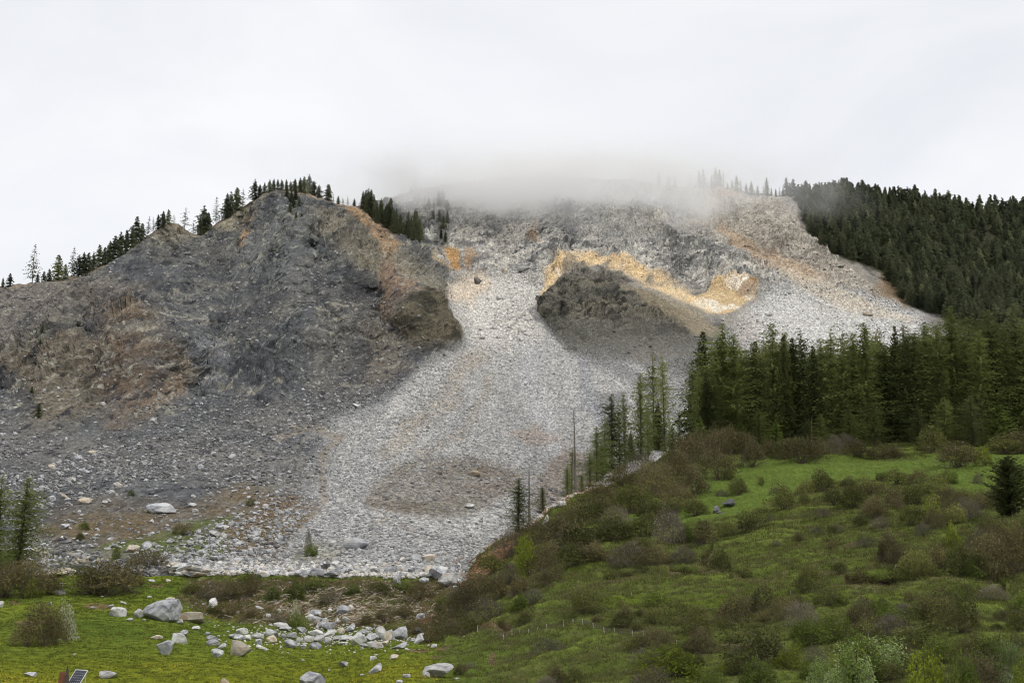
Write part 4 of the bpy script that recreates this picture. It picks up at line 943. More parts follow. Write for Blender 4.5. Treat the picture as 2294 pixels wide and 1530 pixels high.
SH += [(98,1446,106,92,'brown',Z7),(60,1448,80,48,'brown',Z7),(146,1432,56,96,'blossom',Z7),(120,1440,70,70,'olive',Z7),(236,1334,160,92,'brown','behind the left meadow'),(198,1330,110,66,'olive','behind the left meadow'),(280,1330,90,76,'brown','behind the left meadow'),(228,1334,46,44,'bright','behind the left meadow'),
       (286,1318,24,60,'blossom','behind the left meadow'),(60,1338,130,84,'brown','behind the left meadow'),(10,1336,100,76,'brown','behind the left meadow'),(72,1338,46,38,'bright','behind the left meadow'),(112,1330,70,60,'brown','behind the left meadow'),(20,1285,70,50,'green','behind the left meadow'),(-20,1338,90,60,'brown','behind the left meadow'),
       (330,1276,90,44,'brown','behind the left meadow'),(262,1258,26,34,'green','behind the left meadow')]
Z8 = 'on the brushy bank'
SH += [(663,1398,26,60,'blossom',Z8),(670,1408,50,36,'green',Z8),(512,1384,76,36,'brown',Z8),(560,1386,60,34,'brown',Z8),(480,1378,50,30,'olive',Z8),(465,1345,60,40,'grey',Z8),(520,1340,70,50,'brown',Z8),(562,1335,60,60,'brown',Z8),(560,1305,40,30,'green',Z8),(610,1345,60,34,'green',Z8),(660,1340,66,40,'green',Z8),(820,1402,66,34,'brown',Z8),(860,1395,60,34,'brown',Z8),
       (900,1390,70,34,'brown',Z8),(740,1350,60,30,'grey',Z8),(790,1330,60,26,'green',Z8),(850,1330,70,26,'olive',Z8),(905,1325,60,26,'green',Z8),(940,1350,60,40,'brown',Z8),(930,1420,60,34,'brown',Z8),(700,1320,60,24,'green',Z8),(430,1330,60,26,'olive',Z8),(620,1395,50,26,'grey',Z8),(775,1398,20,14,'bright',Z8)]
SH += [(1030,1508,36,26,'brown','beside the long white-and-dark boulder'),(1052,1500,26,20,'grey','beside the long white-and-dark boulder'),(294,1112,18,14,'green','alone on the grey rubble'),(335,1150,20,16,'green','alone on the grey rubble'),(190,1190,24,18,'green','alone on the grey rubble'),
       (180,1212,24,22,'olive','alone on the grey rubble'),(560,1140,26,18,'olive','alone on the grey rubble'),(410,1200,60,26,'brown','alone on the grey rubble'),(700,1245,40,30,'green','alone on the grey rubble'),(690,1240,20,60,'grey','alone on the grey rubble')]
# low thicket filling the bottom right
def zb(u, v):
    return ('in the bottom thicket ' if v > 1440 else 'in the scrub band ') + ('below the fence' if u < 1520 and v > 1440 else 'right of the fence' if u < 1760 and v > 1400 else 'above the fence' if u < 1520 else 'at the far right' if u > 2030 else 'below the earth scars')
pts = []
tries = 0
while len(pts) < 125 and tries < 6000:
    tries += 1
    v = random.uniform(1345, 1545) ; u = random.uniform(1090, 2320)
    dens = 1.0 if (v > 1350 and u > 1950) else .9 if (1345 < v < 1400 and u > 1290) else (.9 if v > 1455 and u > 1420 else .35 if v > 1430 and u > 1560 else .5 if u > 1700 else .04)
    if u < 1300 and v < 1400: dens = .08
    if random.random() > dens: continue
    k = (v - 1200) / 200
    if any(abs(u - a) < 24 * k and abs(v - b) < 14 * k for a, b in pts): continue
    pts.append((u, v))
for u, v in pts:
    w = random.choice([30, 40, 48, 60, 78, 96]) * random.uniform(.85, 1.15) * (.75 + (v - 1345) / 260); h = w * random.uniform(.5, .8)
    if v > 1455 and u > 1480: kind = random.choice(['green', 'bright', 'pale', 'olive', 'olive', 'grey', 'brown', 'green'])
    else: kind = random.choice(['brown', 'grey', 'grey', 'olive', 'olive', 'olive', 'green'])
    SH.append((u, v, w, h, kind, zb(u, v)))
for u, v, w, h, k in [(2085,1560,100,104,'bright'),(2160,1560,70,90,'green'),(1930,1560,110,90,'pale'),(1845,1545,80,70,'pale'),(1875,1560,80,60,'pale'),(1700,1548,90,70,'green'),(1600,1560,60,60,'green'),(2270,1560,100,80,'bright'),(2240,1500,60,50,'green'),(1960,1480,90,40,'green'),(1990,1440,80,40,'grey'),(2270,1530,70,90,'pale'),(1250,1534,66,36,'brown'),(1225,1545,60,26,'grey')]:
    SH.append((u, v, w, h * 1.22, k, 'at the bottom edge of the hillside'))
SH.sort(key=lambda s: s[1])
for s in SH: place_shrub(*s)

# ---------------------------------------------------------------- rocks
import bmesh
def rock_mesh(name, seed, sub, m, cuts=9, rough=.05, squash=.75):
    r = np.random.default_rng(seed)
    bm = bmesh.new(); bmesh.ops.create_icosphere(bm, subdivisions=sub, radius=1)
    V = np.array([v.co[:] for v in bm.verts]); Fc = [[v.index for v in f.verts] for f in bm.faces]; bm.free()
    V = V * np.array([1, r.uniform(.7, .95), r.uniform(.75, 1.0)])
    for k in range(cuts):                      # plane cuts give broken faces
        d = r.normal(size=3); d /= np.linalg.norm(d); lim = r.uniform(.34, .72)
        s = V @ d; over = np.clip(s - lim, 0, None); V = V - over[:, None] * d * .96
    n = fbm(V * 1.0 + r.uniform(0, 99), .9, 3, seed) ; V = V * (1 + rough * n)[:, None]
    if sub >= 3: V = V + V * (rough * .5 * fbm(V + r.uniform(0, 99), .25, 2, seed + 5))[:, None]
    lo, hi = V.min(0), V.max(0); V = (V - (lo + hi) / 2) / (hi - lo)          # unit box, centred
    V[:, 2] += .5
    return new_mesh(name, V, Fc, [m])
RK_GREY = rock_material('grey_limestone', (.13, .135, .15), (.34, .345, .36), (.56, .56, .555), (.40, .36, .29), .66)
RK_PALE = rock_material('pale_limestone', (.20, .20, .20), (.46, .455, .44), (.64, .635, .61), (.38, .31, .23), .64)
RK_TAN = rock_material('tan_limestone', (.28, .24, .19), (.45, .40, .32), (.60, .54, .45), (.38, .28, .19), .62)
RK_DARK = rock_material('dark_schist', (.05, .052, .058), (.11, .112, .118), (.20, .20, .20), (.22, .19, .15), .62)
BIG = [rock_mesh('boulder', 300 + s, 3, RK_GREY, cuts=13, rough=.08) for s in range(10)]
SML = [rock_mesh('small_boulder', 330 + s, 2, RK_GREY, cuts=8, rough=.08) for s in range(8)]
RM = {'g': RK_GREY, 'p': RK_PALE, 't': RK_TAN, 'd': RK_DARK}
RN = {'g': 'grey', 'p': 'whitish', 't': 'tan', 'd': 'dark'}
NB_ = 0
def boulder(u, vb, w, h, c, zone, noun=None, group='boulders', var=None, rot=None, sink=.2):
    global NB_; NB_ += 1
    p = at(u, vb); m = p[1] / F
    me_ = (BIG if w > 13 else SML)[var if var is not None else random.randrange(10 if w > 13 else 8)]
    o = bpy.data.objects.new('boulder', me_); COL.objects.link(o)
    o.material_slots[0].link = 'OBJECT'; o.material_slots[0].material = RM[c]
    H = h * m * (1 + sink)
    o.location = (p[0], p[1], p[2] - h * m * sink); o.scale = (w * m * 1.05, w * m * random.uniform(.75, 1.0), H)
    o.rotation_euler = (random.uniform(-.12, .12), random.uniform(-.15, .15), random.uniform(-.5, .5) + random.choice([0, 3.14]) if rot is None else rot)
    o['category'] = 'boulder'; o['group'] = group
    if noun is None:
        noun = ('large ' if w >= 30 else 'small ' if w < 14 else '') + ('flat ' if h < w * .42 else '') + RN[c] + ' boulder'
    THINGS.append((o, zone, noun, u))
    return o
ZA, ZB, ZC, ZD = 'at the top left of the meadow', 'around the huge square boulder', 'in the strew across the meadow', 'lying alone in the near meadow'
MB = [(357,1389,76,46,'g',ZB,'huge square grey boulder with a dark overhung foot'),(432,1393,52,24,'t',ZB,'large rounded tan boulder'),(384,1362,26,22,'t',ZB),(395,1372,20,20,'p',ZB),(260,1381,35,21,'p',ZB),(311,1384,20,19,'p',ZB),(292,1391,17,7,'p',ZB),(402,1397,17,10,'p',ZB),(440,1409,18,10,'p',ZB),(322,1390,9,4,'p',ZB),
 (403,1439,35,23,'p',ZC),(412,1424,20,12,'g',ZC),(352,1432,26,10,'t',ZC),(366,1464,37,32,'g',ZC,'tall grey boulder with a tan slanted top'),(465,1421,13,7,'g',ZC),(243,1520,38,17,'p',ZD),(68,1516,28,11,'g',ZD),(4,1359,12,14,'p',ZA),(112,1354,11,7,'p',ZA),(208,1364,13,5,'p',ZA),(248,1359,15,6,'g',ZA),(276,1354,14,6,'p',ZA),(138,1329,22,13,'p','between the brown shrub clumps'),(137,1313,12,9,'p','between the brown shrub clumps'),
 (175,1428,8,4,'p',ZD),(167,1468,7,5,'p',ZD),(334,1337,12,5,'p',ZA),(340,1302,16,6,'p',ZA),(376,1306,12,8,'t',ZA),(229,1338,7,4,'p',ZA),
 (477,1359,18,22,'p','on the left end of the bank'),(474,1435,26,13,'g',ZC),(477,1447,30,13,'g',ZC),(496,1454,21,13,'g',ZC),(490,1471,27,20,'g',ZC),(537,1469,44,34,'t',ZC,'pointed tan boulder with rusty streaks'),(525,1431,26,12,'g',ZC),(540,1421,26,14,'p',ZC),(534,1433,24,12,'g',ZC),(553,1434,20,11,'p',ZC),(576,1429,30,13,'p',ZC),(577,1442,15,12,'g',ZC),(586,1453,28,11,'p',ZC),
 (608,1427,27,16,'g',ZC),(611,1438,22,16,'t',ZC),(624,1428,9,9,'p',ZC),(636,1432,13,13,'g',ZC),(653,1430,22,14,'g',ZC),(675,1417,22,14,'g',ZC),(654,1451,34,19,'g',ZC,'large flat-sided grey boulder with a dark base'),(677,1454,15,11,'g',ZC),(705,1453,27,16,'g',ZC),(671,1437,16,9,'p',ZC),(692,1438,22,14,'p',ZC),(716,1436,26,14,'p',ZC),(738,1442,17,15,'p',ZC),(708,1424,32,15,'p',ZC),(735,1427,28,15,'p',ZC),(764,1421,16,14,'t',ZC),
 (640,1411,28,9,'g',ZC),(782,1416,24,20,'g',ZC),(775,1433,30,11,'p',ZC),(755,1433,20,10,'g',ZC),(800,1428,24,14,'p',ZC),(814,1420,20,12,'g',ZC),(806,1441,32,24,'p',ZC),(831,1436,30,18,'g',ZC),(852,1432,30,30,'p',ZC,'tall whitish boulder at the heap centre'),(868,1436,18,24,'t',ZC),(841,1450,36,15,'p',ZC),(860,1444,20,10,'t',ZC),(896,1433,34,26,'g',ZC),(878,1434,16,22,'g',ZC),(896,1452,34,14,'g',ZC),(828,1414,16,12,'g',ZC),(770,1442,24,6,'p',ZC),(818,1448,22,10,'g',ZC),
 (940,1417,26,13,'g',ZC),(938,1441,24,20,'g',ZC),(926,1437,14,8,'g',ZC),(945,1388,20,13,'g',ZC),(706,1377,30,14,'g','on the bank behind the strew'),(696,1389,24,16,'p','on the bank behind the strew'),(712,1392,20,14,'g','on the bank behind the strew'),(728,1396,16,14,'g','on the bank behind the strew'),(733,1412,28,18,'g',ZC),(720,1404,20,12,'g',ZC),(757,1398,13,15,'p','on the bank behind the strew'),(777,1398,14,14,'p','on the bank behind the strew'),
 (768,1378,28,22,'g','on the bank behind the strew'),(785,1366,14,14,'p','on the bank behind the strew'),(740,1374,10,10,'p','on the bank behind the strew'),(581,1366,18,9,'p','on the bank behind the strew'),(602,1382,12,9,'p','on the bank behind the strew'),(534,1378,9,8,'p','on the bank behind the strew'),(631,1405,34,13,'p',ZC),(627,1375,8,10,'p','on the bank behind the strew'),(715,1325,10,6,'p','on the bank behind the strew'),(755,1346,12,9,'p','on the bank behind the strew'),
 (769,1493,21,13,'g',ZD),(840,1508,28,23,'g',ZD,'pointed grey boulder with a pale tip'),(836,1478,17,9,'p',ZD),(843,1470,10,5,'g',ZD),(884,1477,20,10,'t',ZD),(909,1519,18,9,'g',ZD),(812,1513,11,4,'p',ZD),(678,1481,10,5,'g',ZD),(697,1540,57,34,'g',ZD,'big speckled grey boulder at the bottom edge'),(508,1540,36,22,'t',ZD),(895,1534,14,9,'g',ZD),(985,1516,68,30,'p',ZD,'long white-and-dark boulder'),(1023,1515,17,11,'p',ZD),
 (955,1517,16,12,'p',ZD),(973,1453,14,9,'p',ZC),(911,1456,11,5,'p',ZC),(877,1453,8,4,'p',ZC),(738,1504,6,4,'p',ZD)]
for b in MB: boulder(*b[:6], noun=b[6] if len(b) > 6 else None, group='boulders on and around the meadow')
# pile along the toe of the scree
random.seed(21)
def zt(u): return 'in the scree toe at its left end' if u < 560 else 'in the scree toe, middle' if u < 780 else 'in the scree toe near the cream boulder'
TB = [(957,1258,30,18,'t','at the right end of the scree toe','rounded cream boulder'),(931,1258,26,18,'g'),(1010,1313,54,30,'p','at the right end of the scree toe','biggest whitish block of the toe pile'),(985,1300,44,30,'g'),(965,1285,30,18,'t'),(1005,1288,34,18,'g'),(960,1300,24,16,'p'),(1035,1306,22,16,'g'),(1028,1295,20,14,'g'),(1022,1322,14,8,'g'),(887,1306,19,20,'g','on the turf just below the toe pile','lone block'),(950,1306,22,12,'g'),
      (870,1284,32,15,'g'),(845,1287,30,16,'p'),(752,1270,22,15,'p'),(744,1290,36,20,'g'),(770,1282,26,15,'g'),(712,1288,30,18,'g'),(728,1276,20,16,'d'),(668,1292,34,16,'g'),(690,1286,26,12,'g'),(590,1290,26,14,'p'),(900,1285,30,16,'p'),(925,1285,30,15,'g'),(860,1272,20,10,'t'),(820,1285,24,14,'p'),(650,1290,20,11,'p'),(612,1290,16,9,'g'),(560,1287,18,10,'p')]
for b in TB: boulder(*b[:5], zone=b[5] if len(b) > 5 else zt(b[0]), noun=b[6] if len(b) > 6 else None, group='blocks along the toe of the scree')
for i in range(105):
    u = random.uniform(470, 1045); ys = float(np.interp(u, [470, 700, 950, 1045], [1286, 1288, 1294, 1306]))
    v = ys - abs(random.gauss(0, 1)) * np.interp(u, [470, 800, 1000], [7, 14, 20]); w = random.uniform(9, 17) * (1 - .012 * (ys - v)); w = max(w, 7.5)
    boulder(u, v, w, w * random.uniform(.5, .75), random.choice('ggppgt' if random.random() < .9 else 'd'), zt(u), noun='small ' + 'block', group='blocks along the toe of the scree')
ZS = 'on the grey debris at the left'; ZT = 'resting on the pale scree'
SB = [(800,1230,52,26,'g',ZT,'large grass-footed boulder'),(1063,1066,26,13,'t',ZT,'cream boulder in the brown earth patch'),(1052,1139,26,10,'p',ZT),(767,1126,24,10,'p',ZT),(362,1152,64,24,'g',ZS,'long low grey outcrop block'),(262,1096,21,13,'p',ZS),(248,1114,14,12,'p',ZS),(340,952,19,11,'p',ZS),(520,1031,20,14,'p',ZS),(175,1032,18,12,'g',ZS),(206,1020,18,8,'t',ZS),(148,990,9,9,'p',ZS),(232,920,13,8,'p',ZS),
 (448,1056,14,12,'g',ZS),(392,1045,12,10,'p',ZS),(160,1082,22,10,'p',ZS),(188,1066,24,12,'g',ZS),(115,1054,18,10,'t',ZS),(36,1080,12,10,'p',ZS),(115,1128,18,14,'g',ZS),(146,1120,16,12,'t',ZS),(190,1134,30,14,'t',ZS),(234,1132,14,7,'p',ZS),(88,1140,18,10,'p',ZS),(144,1190,22,14,'g',ZS),(140,1212,10,8,'p',ZS),(168,1212,14,6,'p',ZS),(540,1163,13,12,'p',ZS),(596,918,14,7,'p',ZS),(660,964,16,7,'t',ZS),(795,922,22,8,'p',ZT),
 (570,1080,16,9,'g',ZS),(430,1140,20,9,'g',ZS),(298,1238,30,17,'t','beside the drystone wall'),(328,1232,20,20,'g','beside the drystone wall'),(329,1243,20,9,'p','beside the drystone wall'),(268,1229,12,6,'p','beside the drystone wall'),(480,1205,26,12,'p',ZS),(500,1210,16,14,'p',ZS),(490,1190,18,10,'g',ZS),(436,1150,16,8,'p',ZS),
 (1070,638,18,15,'d',ZT,'dark boulder under the orange scars'),(1132,622,12,16,'t',ZT,'tan pinnacle block'),(1122,672,18,12,'p',ZT),(1176,612,26,9,'p',ZT),(1075,740,14,6,'p',ZT),(1108,738,12,7,'p',ZT),(1080,760,14,6,'p',ZT),(1062,606,14,6,'p',ZT),(1766,664,14,9,'p',ZT),(1620,720,10,6,'p',ZT),(1725,708,13,5,'p',ZT),(1696,705,8,4,'p',ZT),(1945,708,24,8,'t',ZT,'long tan slab'),(1870,590,22,9,'g',ZT),(1884,612,14,5,'d',ZT),
 (1605,1145,20,17,'d','on the upper meadow','squat dark boulder'),(1633,1133,28,15,'d','on the upper meadow','long dark boulder'),(1612,1150,14,8,'d','on the upper meadow','low dark stone'),(1222,1172,14,20,'p','among the logs at the scree edge'),(1262,1142,20,14,'p','among the logs at the scree edge'),(1245,1146,12,10,'p','among the logs at the scree edge'),(1534,972,20,10,'p','behind the brown shrubs at the wood\'s left end'),
 (1108,1210,30,10,'p','among the logs at the scree edge'),(1132,1260,10,5,'g','among the logs at the scree edge')]
for b in SB: boulder(*b[:6], noun=b[6] if len(b) > 6 else None, group='boulders on the slide')

# drystone walls: every stone a part
def wall(pts, height, n, rows, noun, seed):
    r = random.Random(seed)
    p0 = at(*pts[0]); root = bpy.data.objects.new('drystone_wall', None); COL.objects.link(root); root.location = tuple(p0)
    P = [at(*q) for q in pts]; L = [0]
    for a, b in zip(P[:-1], P[1:]): L.append(L[-1] + float(np.linalg.norm(b - a)))
    for row in range(rows):
        for i in range(n):
            if row == rows - 1 and r.random() < .25: continue
            s = (i + .5 + r.uniform(-.25, .25) + .5 * (row % 2)) / n * L[-1]; s = min(s, L[-1] - .01)
            k = max(j for j in range(len(L) - 1) if L[j] <= s); f = (s - L[k]) / (L[k + 1] - L[k])
            q = P[k] * (1 - f) + P[k + 1] * f; m = q[1] / F; hh = height * m / rows
            o = bpy.data.objects.new('stone', SML[r.randrange(8)]); COL.objects.link(o); o.parent = root
            o.material_slots[0].link = 'OBJECT'; o.material_slots[0].material = r.choice([RK_GREY, RK_TAN, RK_PALE, RK_TAN, RK_GREY, RK_DARK])
            w = L[-1] / n * r.uniform(.9, 1.5)
            o.location = Vector(q) - Vector(p0) + Vector((0, r.uniform(-.15, .15), hh * row * .95 - .1)); o.scale = (w, w * .8, hh * r.uniform(1.1, 1.6)); o.rotation_euler = (r.uniform(-.2, .2), r.uniform(-.2, .2), r.uniform(-.4, .4))
    root['category'] = 'stone wall'; root['group'] = 'drystone walls'; THINGS.append((root, '', noun, pts[0][0]))
wall([(58,1256),(110,1262),(160,1270),(205,1276),(250,1282)], 26, 20, 3, 'long tumbled drystone wall of pale stones behind the brown shrubs', 1)
wall([(376,1284),(410,1290),(440,1292),(464,1288)], 24, 10, 3, 'short drystone wall of dark stones at the left end of the bank', 2)
wall([(92,1290),(125,1295),(168,1283)], 16, 9, 2, 'low broken line of stones between the two brown shrub clumps', 3)

# loose stones of the slide, far too many to count
STN = [rock_mesh('stone', 360 + s, 1, RK_GREY, cuts=5, rough=.12) for s in range(5)]
def variants(ms, m):
    res = []
    for q in ms: c = q.copy(); c.materials.clear(); c.materials.append(m); res.append(c)
    return res
ST_SCREE = rock_material('scree_stone', (.17, .172, .176), (.31, .312, .315), (.46, .46, .45), (.42, .38, .31), .64, .38)
ST_FRESH = rock_material('fresh_scree_stone', (.34, .33, .31), (.52, .50, .47), (.66, .64, .60), (.50, .42, .30), .6, .3)
ST_SLATE = rock_material('slate_stone', (.07, .072, .078), (.14, .142, .15), (.25, .25, .245), (.24, .21, .16), .6, .5)
def stones(name, n, mask, size, m, label, vpow=1.0, flatness=.6):
    uu = rng.uniform(-120, 2400, n * 6); c = interp(uu, CREST); vv = c + (BASE_V - 6 - c) * rng.random(n * 6) 
    w = msample(mask, uu, vv)
    ok = (rng.random(n * 6) < w) & ~((uu > 1080) & (vv > interp(uu, EDGE) + 4)) & (vv < interp(uu, EDGE) + 2)
    uu, vv = uu[ok][:n], vv[ok][:n]
    P = mtn(uu, vv); px = size[0] + (size[1] - size[0]) * rng.random(len(uu)) ** 3.2
    px = px * np.interp(vv, [600, 1000, 1150, 1270], [.7, .9, 1.2, 1.9])
    s = px * P[:, 1] / F
    S_ = np.c_[s, s * rng.uniform(.6, 1, len(s)), s * rng.uniform(.4, .85, len(s)) * flatness / .6]
    P[:, 2] -= s * .15
    scatter(name, P, S_, np.c_[rng.uniform(-.35, .35, (len(s), 2)), rng.uniform(0, 6.28, len(s))], template_collection(name + '_templates', variants(STN, m)), 5, label)
earth = np.clip(m_lens * .93 + trk * .8 + reg([(1180,1070),(1260,1000),(1350,1030),(1330,1100),(1240,1140),(1190,1150)], 12) * .7, 0, 1)
patchy = .15 + .85 * smooth(-.22, .22, fbm(MP * np.array([1, .15, .3]), 30, 4, 301))
paleup = np.clip(fresh + reg([(1660,700),(1720,650),(1830,640),(1960,670),(2060,705),(2080,760),(1900,800),(1700,790)], 26), 0, 1)  # pale stones also fill the area of the painted sun patch
stones('scree_stones', 70000, np.clip(m_scree + .3 * m_scree_out * smooth(820, 950, Vp), 0, 1) * (1 - earth) * (1 - .8 * paleup) * patchy, (1.6, 8), ST_SCREE, 'innumerable grey stones of the big scree fan')
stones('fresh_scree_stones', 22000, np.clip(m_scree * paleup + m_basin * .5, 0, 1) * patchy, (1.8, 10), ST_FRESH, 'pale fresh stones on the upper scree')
stones('slate_rubble', 30000, np.clip(m_left * (.16 + .84 * m_lowdeb) * (1 - .85 * veg) + .12 * m_mound + .15 * m_basin + earth * .2, 0, 1) * patchy, (2.0, 12), ST_SLATE, 'dark slaty rubble strewn over the slide debris', flatness=.5)
stones('mixed_rubble', 15000, np.clip(m_lowdeb + .15 * m_left + veg * .25 + earth * .12, 0, 1) * patchy, (2.0, 13), ST_SCREE, 'paler stones scattered through the dark debris', flatness=.5)
# rubble between the blocks of the toe and around the meadow boulders
def near_points(n, fn):
    q = [fn() for _ in range(n)]; return np.array([at(a, b) for a, b in q])
def scatter_near(name, n, fn, size, m, label):
    P = near_points(n, fn); s = rng.uniform(size[0], size[1], n) * rng.random(n) ** .8 * P[:, 1] / F + .1
    P[:, 2] -= s * .1
    scatter(name, P, np.c_[s, s * .85, s * .65], np.c_[rng.uniform(-.3, .3, (n, 2)), rng.uniform(0, 6.28, n)], template_collection(name + '_templates', variants(STN, m)), 5, label)
def f_toe():
    u = random.uniform(455, 1045); return u, float(np.interp(u, [455, 700, 950, 1045], [1288, 1290, 1296, 1308])) - abs(random.gauss(0, 12)) + 1
def f_mead():
    u = random.gauss(760, 120); return min(max(u, 480), 960), random.gauss(1425, 14)
def f_bank():
    return random.uniform(420, 1000), random.uniform(1300, 1400)
scatter_near('pale_toe_rubble', 3400, f_toe, (4, 15), ST_FRESH, 'pale broken blocks filling the toe of the scree')
scatter_near('toe_rubble', 2200, f_toe, (4, 11), ST_SCREE, 'broken grey rubble filling the toe of the scree')
scatter_near('meadow_rubble', 900, f_mead, (2.5, 8), ST_FRESH, 'small pale stones between the meadow boulders')
scatter_near('bank_rubble', 700, f_bank, (2, 7), ST_SCREE, 'small stones strewn over the brushy bank')
# rough rock line along the hillside crest where the slide stopped
def f_edge():
    t = random.random(); u = 1180 + 130 * t; return u, float(interp(u, EDGE)) + random.uniform(-2, 6)
scatter_near('edge_rubble', 240, f_edge, (4, 11), ST_FRESH, 'pale rubble along the crest where the slide stopped')

# ---- dead branches and splintered trunks
def sticks(name, n, fn, length, wd, m, label, dirn=None, kind='stuff'):
    tv, tf = [], []
    for _ in range(n):
        u, v = fn(); p = at(u, v); mm = p[1] / F; L = random.uniform(*length) * mm; a = random.uniform(0, 3.14) if dirn is None else dirn + random.gauss(0, .35)
        el = random.gauss(.25, .3); d = np.array([math.cos(a) * math.cos(el), math.sin(a) * math.cos(el) * .6, math.sin(el)]); w = wd * mm * random.uniform(.5, 1.2)
        c = p + np.array([0, 0, .15 + random.random() * .3]); bend = np.array([random.gauss(0, .08), 0, random.gauss(0, .08)]) * L
        A, M_, B = c - d * L / 2, c + bend, c + d * L / 2; b = len(tv)
        for q, ww in ((A, w), (M_, w * .8), (B, w * .35)):
            tv += [q + np.array([0, 0, ww]), q + np.array([ww * .5, -ww * .8, -ww * .5]), q + np.array([-ww * .5, ww * .8, -ww * .5])]
        for k in (0, 3):
            tf += [(b+k, b+k+1, b+k+4, b+k+3), (b+k+1, b+k+2, b+k+5, b+k+4), (b+k+2, b+k, b+k+3, b+k+5)]
    return link(name, new_mesh(name, tv, tf, [m]), kind=kind, label=label)
WD_PALE = plain_material('bleached_wood', (.42, .35, .27), .9, 0, .35, 1.2)
WD_RED = plain_material('splintered_larch_wood', (.34, .18, .10), .9, 0, .4, 1.2)
WD_DARK = plain_material('dead_brushwood', (.11, .08, .06), .9, 0, .4, 1.2)
sticks('bank_branches', 1300, lambda: (min(max(random.gauss(790, 120), 430), 1010), random.uniform(1318, 1402)), (7, 32), .8, WD_PALE, 'bleached dead branches tangled over the bank')
sticks('bank_brushwood', 2200, lambda: (random.uniform(400, 1010), random.uniform(1305, 1402)), (5, 20), .45, WD_DARK, 'brown brushwood matted over the bank')
def f_tongue():
    t = random.random(); return 1040 + 120 * t + random.gauss(0, 8), 1312 - 105 * t + random.uniform(-6, 26)
sticks('slide_splinters', 520, f_tongue, (10, 36), .9, WD_RED, 'splintered larch wood pushed up beside the scree', .35)
sticks('slide_brushwood', 700, f_tongue, (6, 22), .45, WD_DARK, 'brown broken brush beside the scree', .35)
sticks('crest_splinters', 160, lambda: (random.uniform(1190, 1310), 0) if False else (lambda u: (u, float(interp(u, EDGE)) + random.uniform(0, 8)))(random.uniform(1180, 1330)), (5, 16), .6, WD_RED, 'reddish splintered wood along the crest', .4)
sticks('root_tangle', 160, lambda: (random.gauss(1532, 9), random.gauss(996, 6)), (6, 18), .6, WD_RED, 'reddish tangle of torn roots at the left end of the wood')
def log(u0, v0, u1, v1, wpx, m, noun, zone):
    a, b = at(u0, v0), at(u1, v1); mm = a[1] / F; r_ = wpx * mm / 2; a = a + np.array([0, 0, r_ * .8]); b = b + np.array([0, 0, r_ * .8])
    d = b - a; L = np.linalg.norm(d); d = d / L; s = np.cross(d, [0, 0, 1]); s /= np.linalg.norm(s); t = np.cross(s, d); V_, F_ = [], []
    for i in range(7):
        f = i / 6; c = d * L * f + np.array([0, 0, .1 * math.sin(f * 5)]); rr = r_ * (1 - .55 * f)
        for j in range(7): q = 6.283 * j / 7; V_.append(c + s * rr * math.cos(q) + t * rr * math.sin(q))
    for i in range(6):
        for j in range(7): F_.append((i*7+j, i*7+(j+1) % 7, (i+1)*7+(j+1) % 7, (i+1)*7+j))
    o = link('fallen_log', new_mesh('fallen_log', V_, F_, [m]), category='log', group='fallen logs'); o.location = tuple(a); THINGS.append((o, zone, noun, u0))
log(1036,1434,1060,1420,2.2,WD_PALE,'thin bleached pole','crossing the grass beside the left end of the fence')
log(683,1377,714,1358,2.5,WD_PALE,'long bleached log','leaning up the bank behind the boulder strew')
log(902,1175,921,1192,3,WD_RED,'short brown log','lying alone on the pale scree')
log(1050,1262,1095,1232,3.5,WD_RED,'orange-brown log','on the debris tongue beside the scree, lower of two')
log(1085,1232,1132,1203,4,WD_RED,'orange-brown log','on the debris tongue beside the scree, upper of two')
log(1020,1262,1042,1246,3,WD_RED,'short orange-brown log','at the right end of the toe pile')
log(1062,1300,1100,1262,2.5,WD_PALE,'yellowish stripped log','low on the debris tongue')
log(582,1165,592,1148,2,WD_PALE,'pale stick','standing in the torn turf left of the scree')
log(455,1335,485,1316,2,WD_PALE,'pale crooked branch','on the left end of the bank')
log(500,1338,516,1341,2,WD_PALE,'short pale branch','on the left end of the bank')

# ---- fence on the hillside
posts = [(1031,1425),(1058,1422),(1072,1420),(1126,1423),(1146,1418),(1162,1415),(1183,1412),(1203,1411),(1224,1408),(1243,1408),(1263,1406),(1286,1405),(1308,1406),(1330,1408),(1352,1410),(1374,1413),(1389,1415),(1417,1420),(1441,1422),(1478,1425),(1514,1428)]
WD_POST = plain_material('weathered_post', (.42, .38, .32), .9, 0, .25, 3); WD_RAIL = plain_material('dark_rail', (.10, .085, .07), .9, 0, .3, 3)
fence = bpy.data.objects.new('post_and_rail_fence', None); COL.objects.link(fence); p0 = gnd(1031., 1425.); fence.location = tuple(p0)
def prism(a, b, r_, n=4, taper=1.0):
    a, b = np.array(a, float), np.array(b, float); d = b - a; L = np.linalg.norm(d); d /= L; up = np.array([0, 0, 1.]) if abs(d[2]) < .9 else np.array([1., 0, 0])
    s = np.cross(d, up); s /= np.linalg.norm(s); t = np.cross(s, d); V_, F_ = [], []
    for e, rr in ((a, r_), (b, r_ * taper)):
        for j in range(n): q = 6.283 * (j + .5) / n; V_.append(e + s * rr * math.cos(q) + t * rr * math.sin(q))
    F_ = [(j, (j + 1) % n, n + (j + 1) % n, n + j) for j in range(n)]
    if n == 4: F_ += [(3, 2, 1, 0), (4, 5, 6, 7)]
    return V_, F_
tops = []
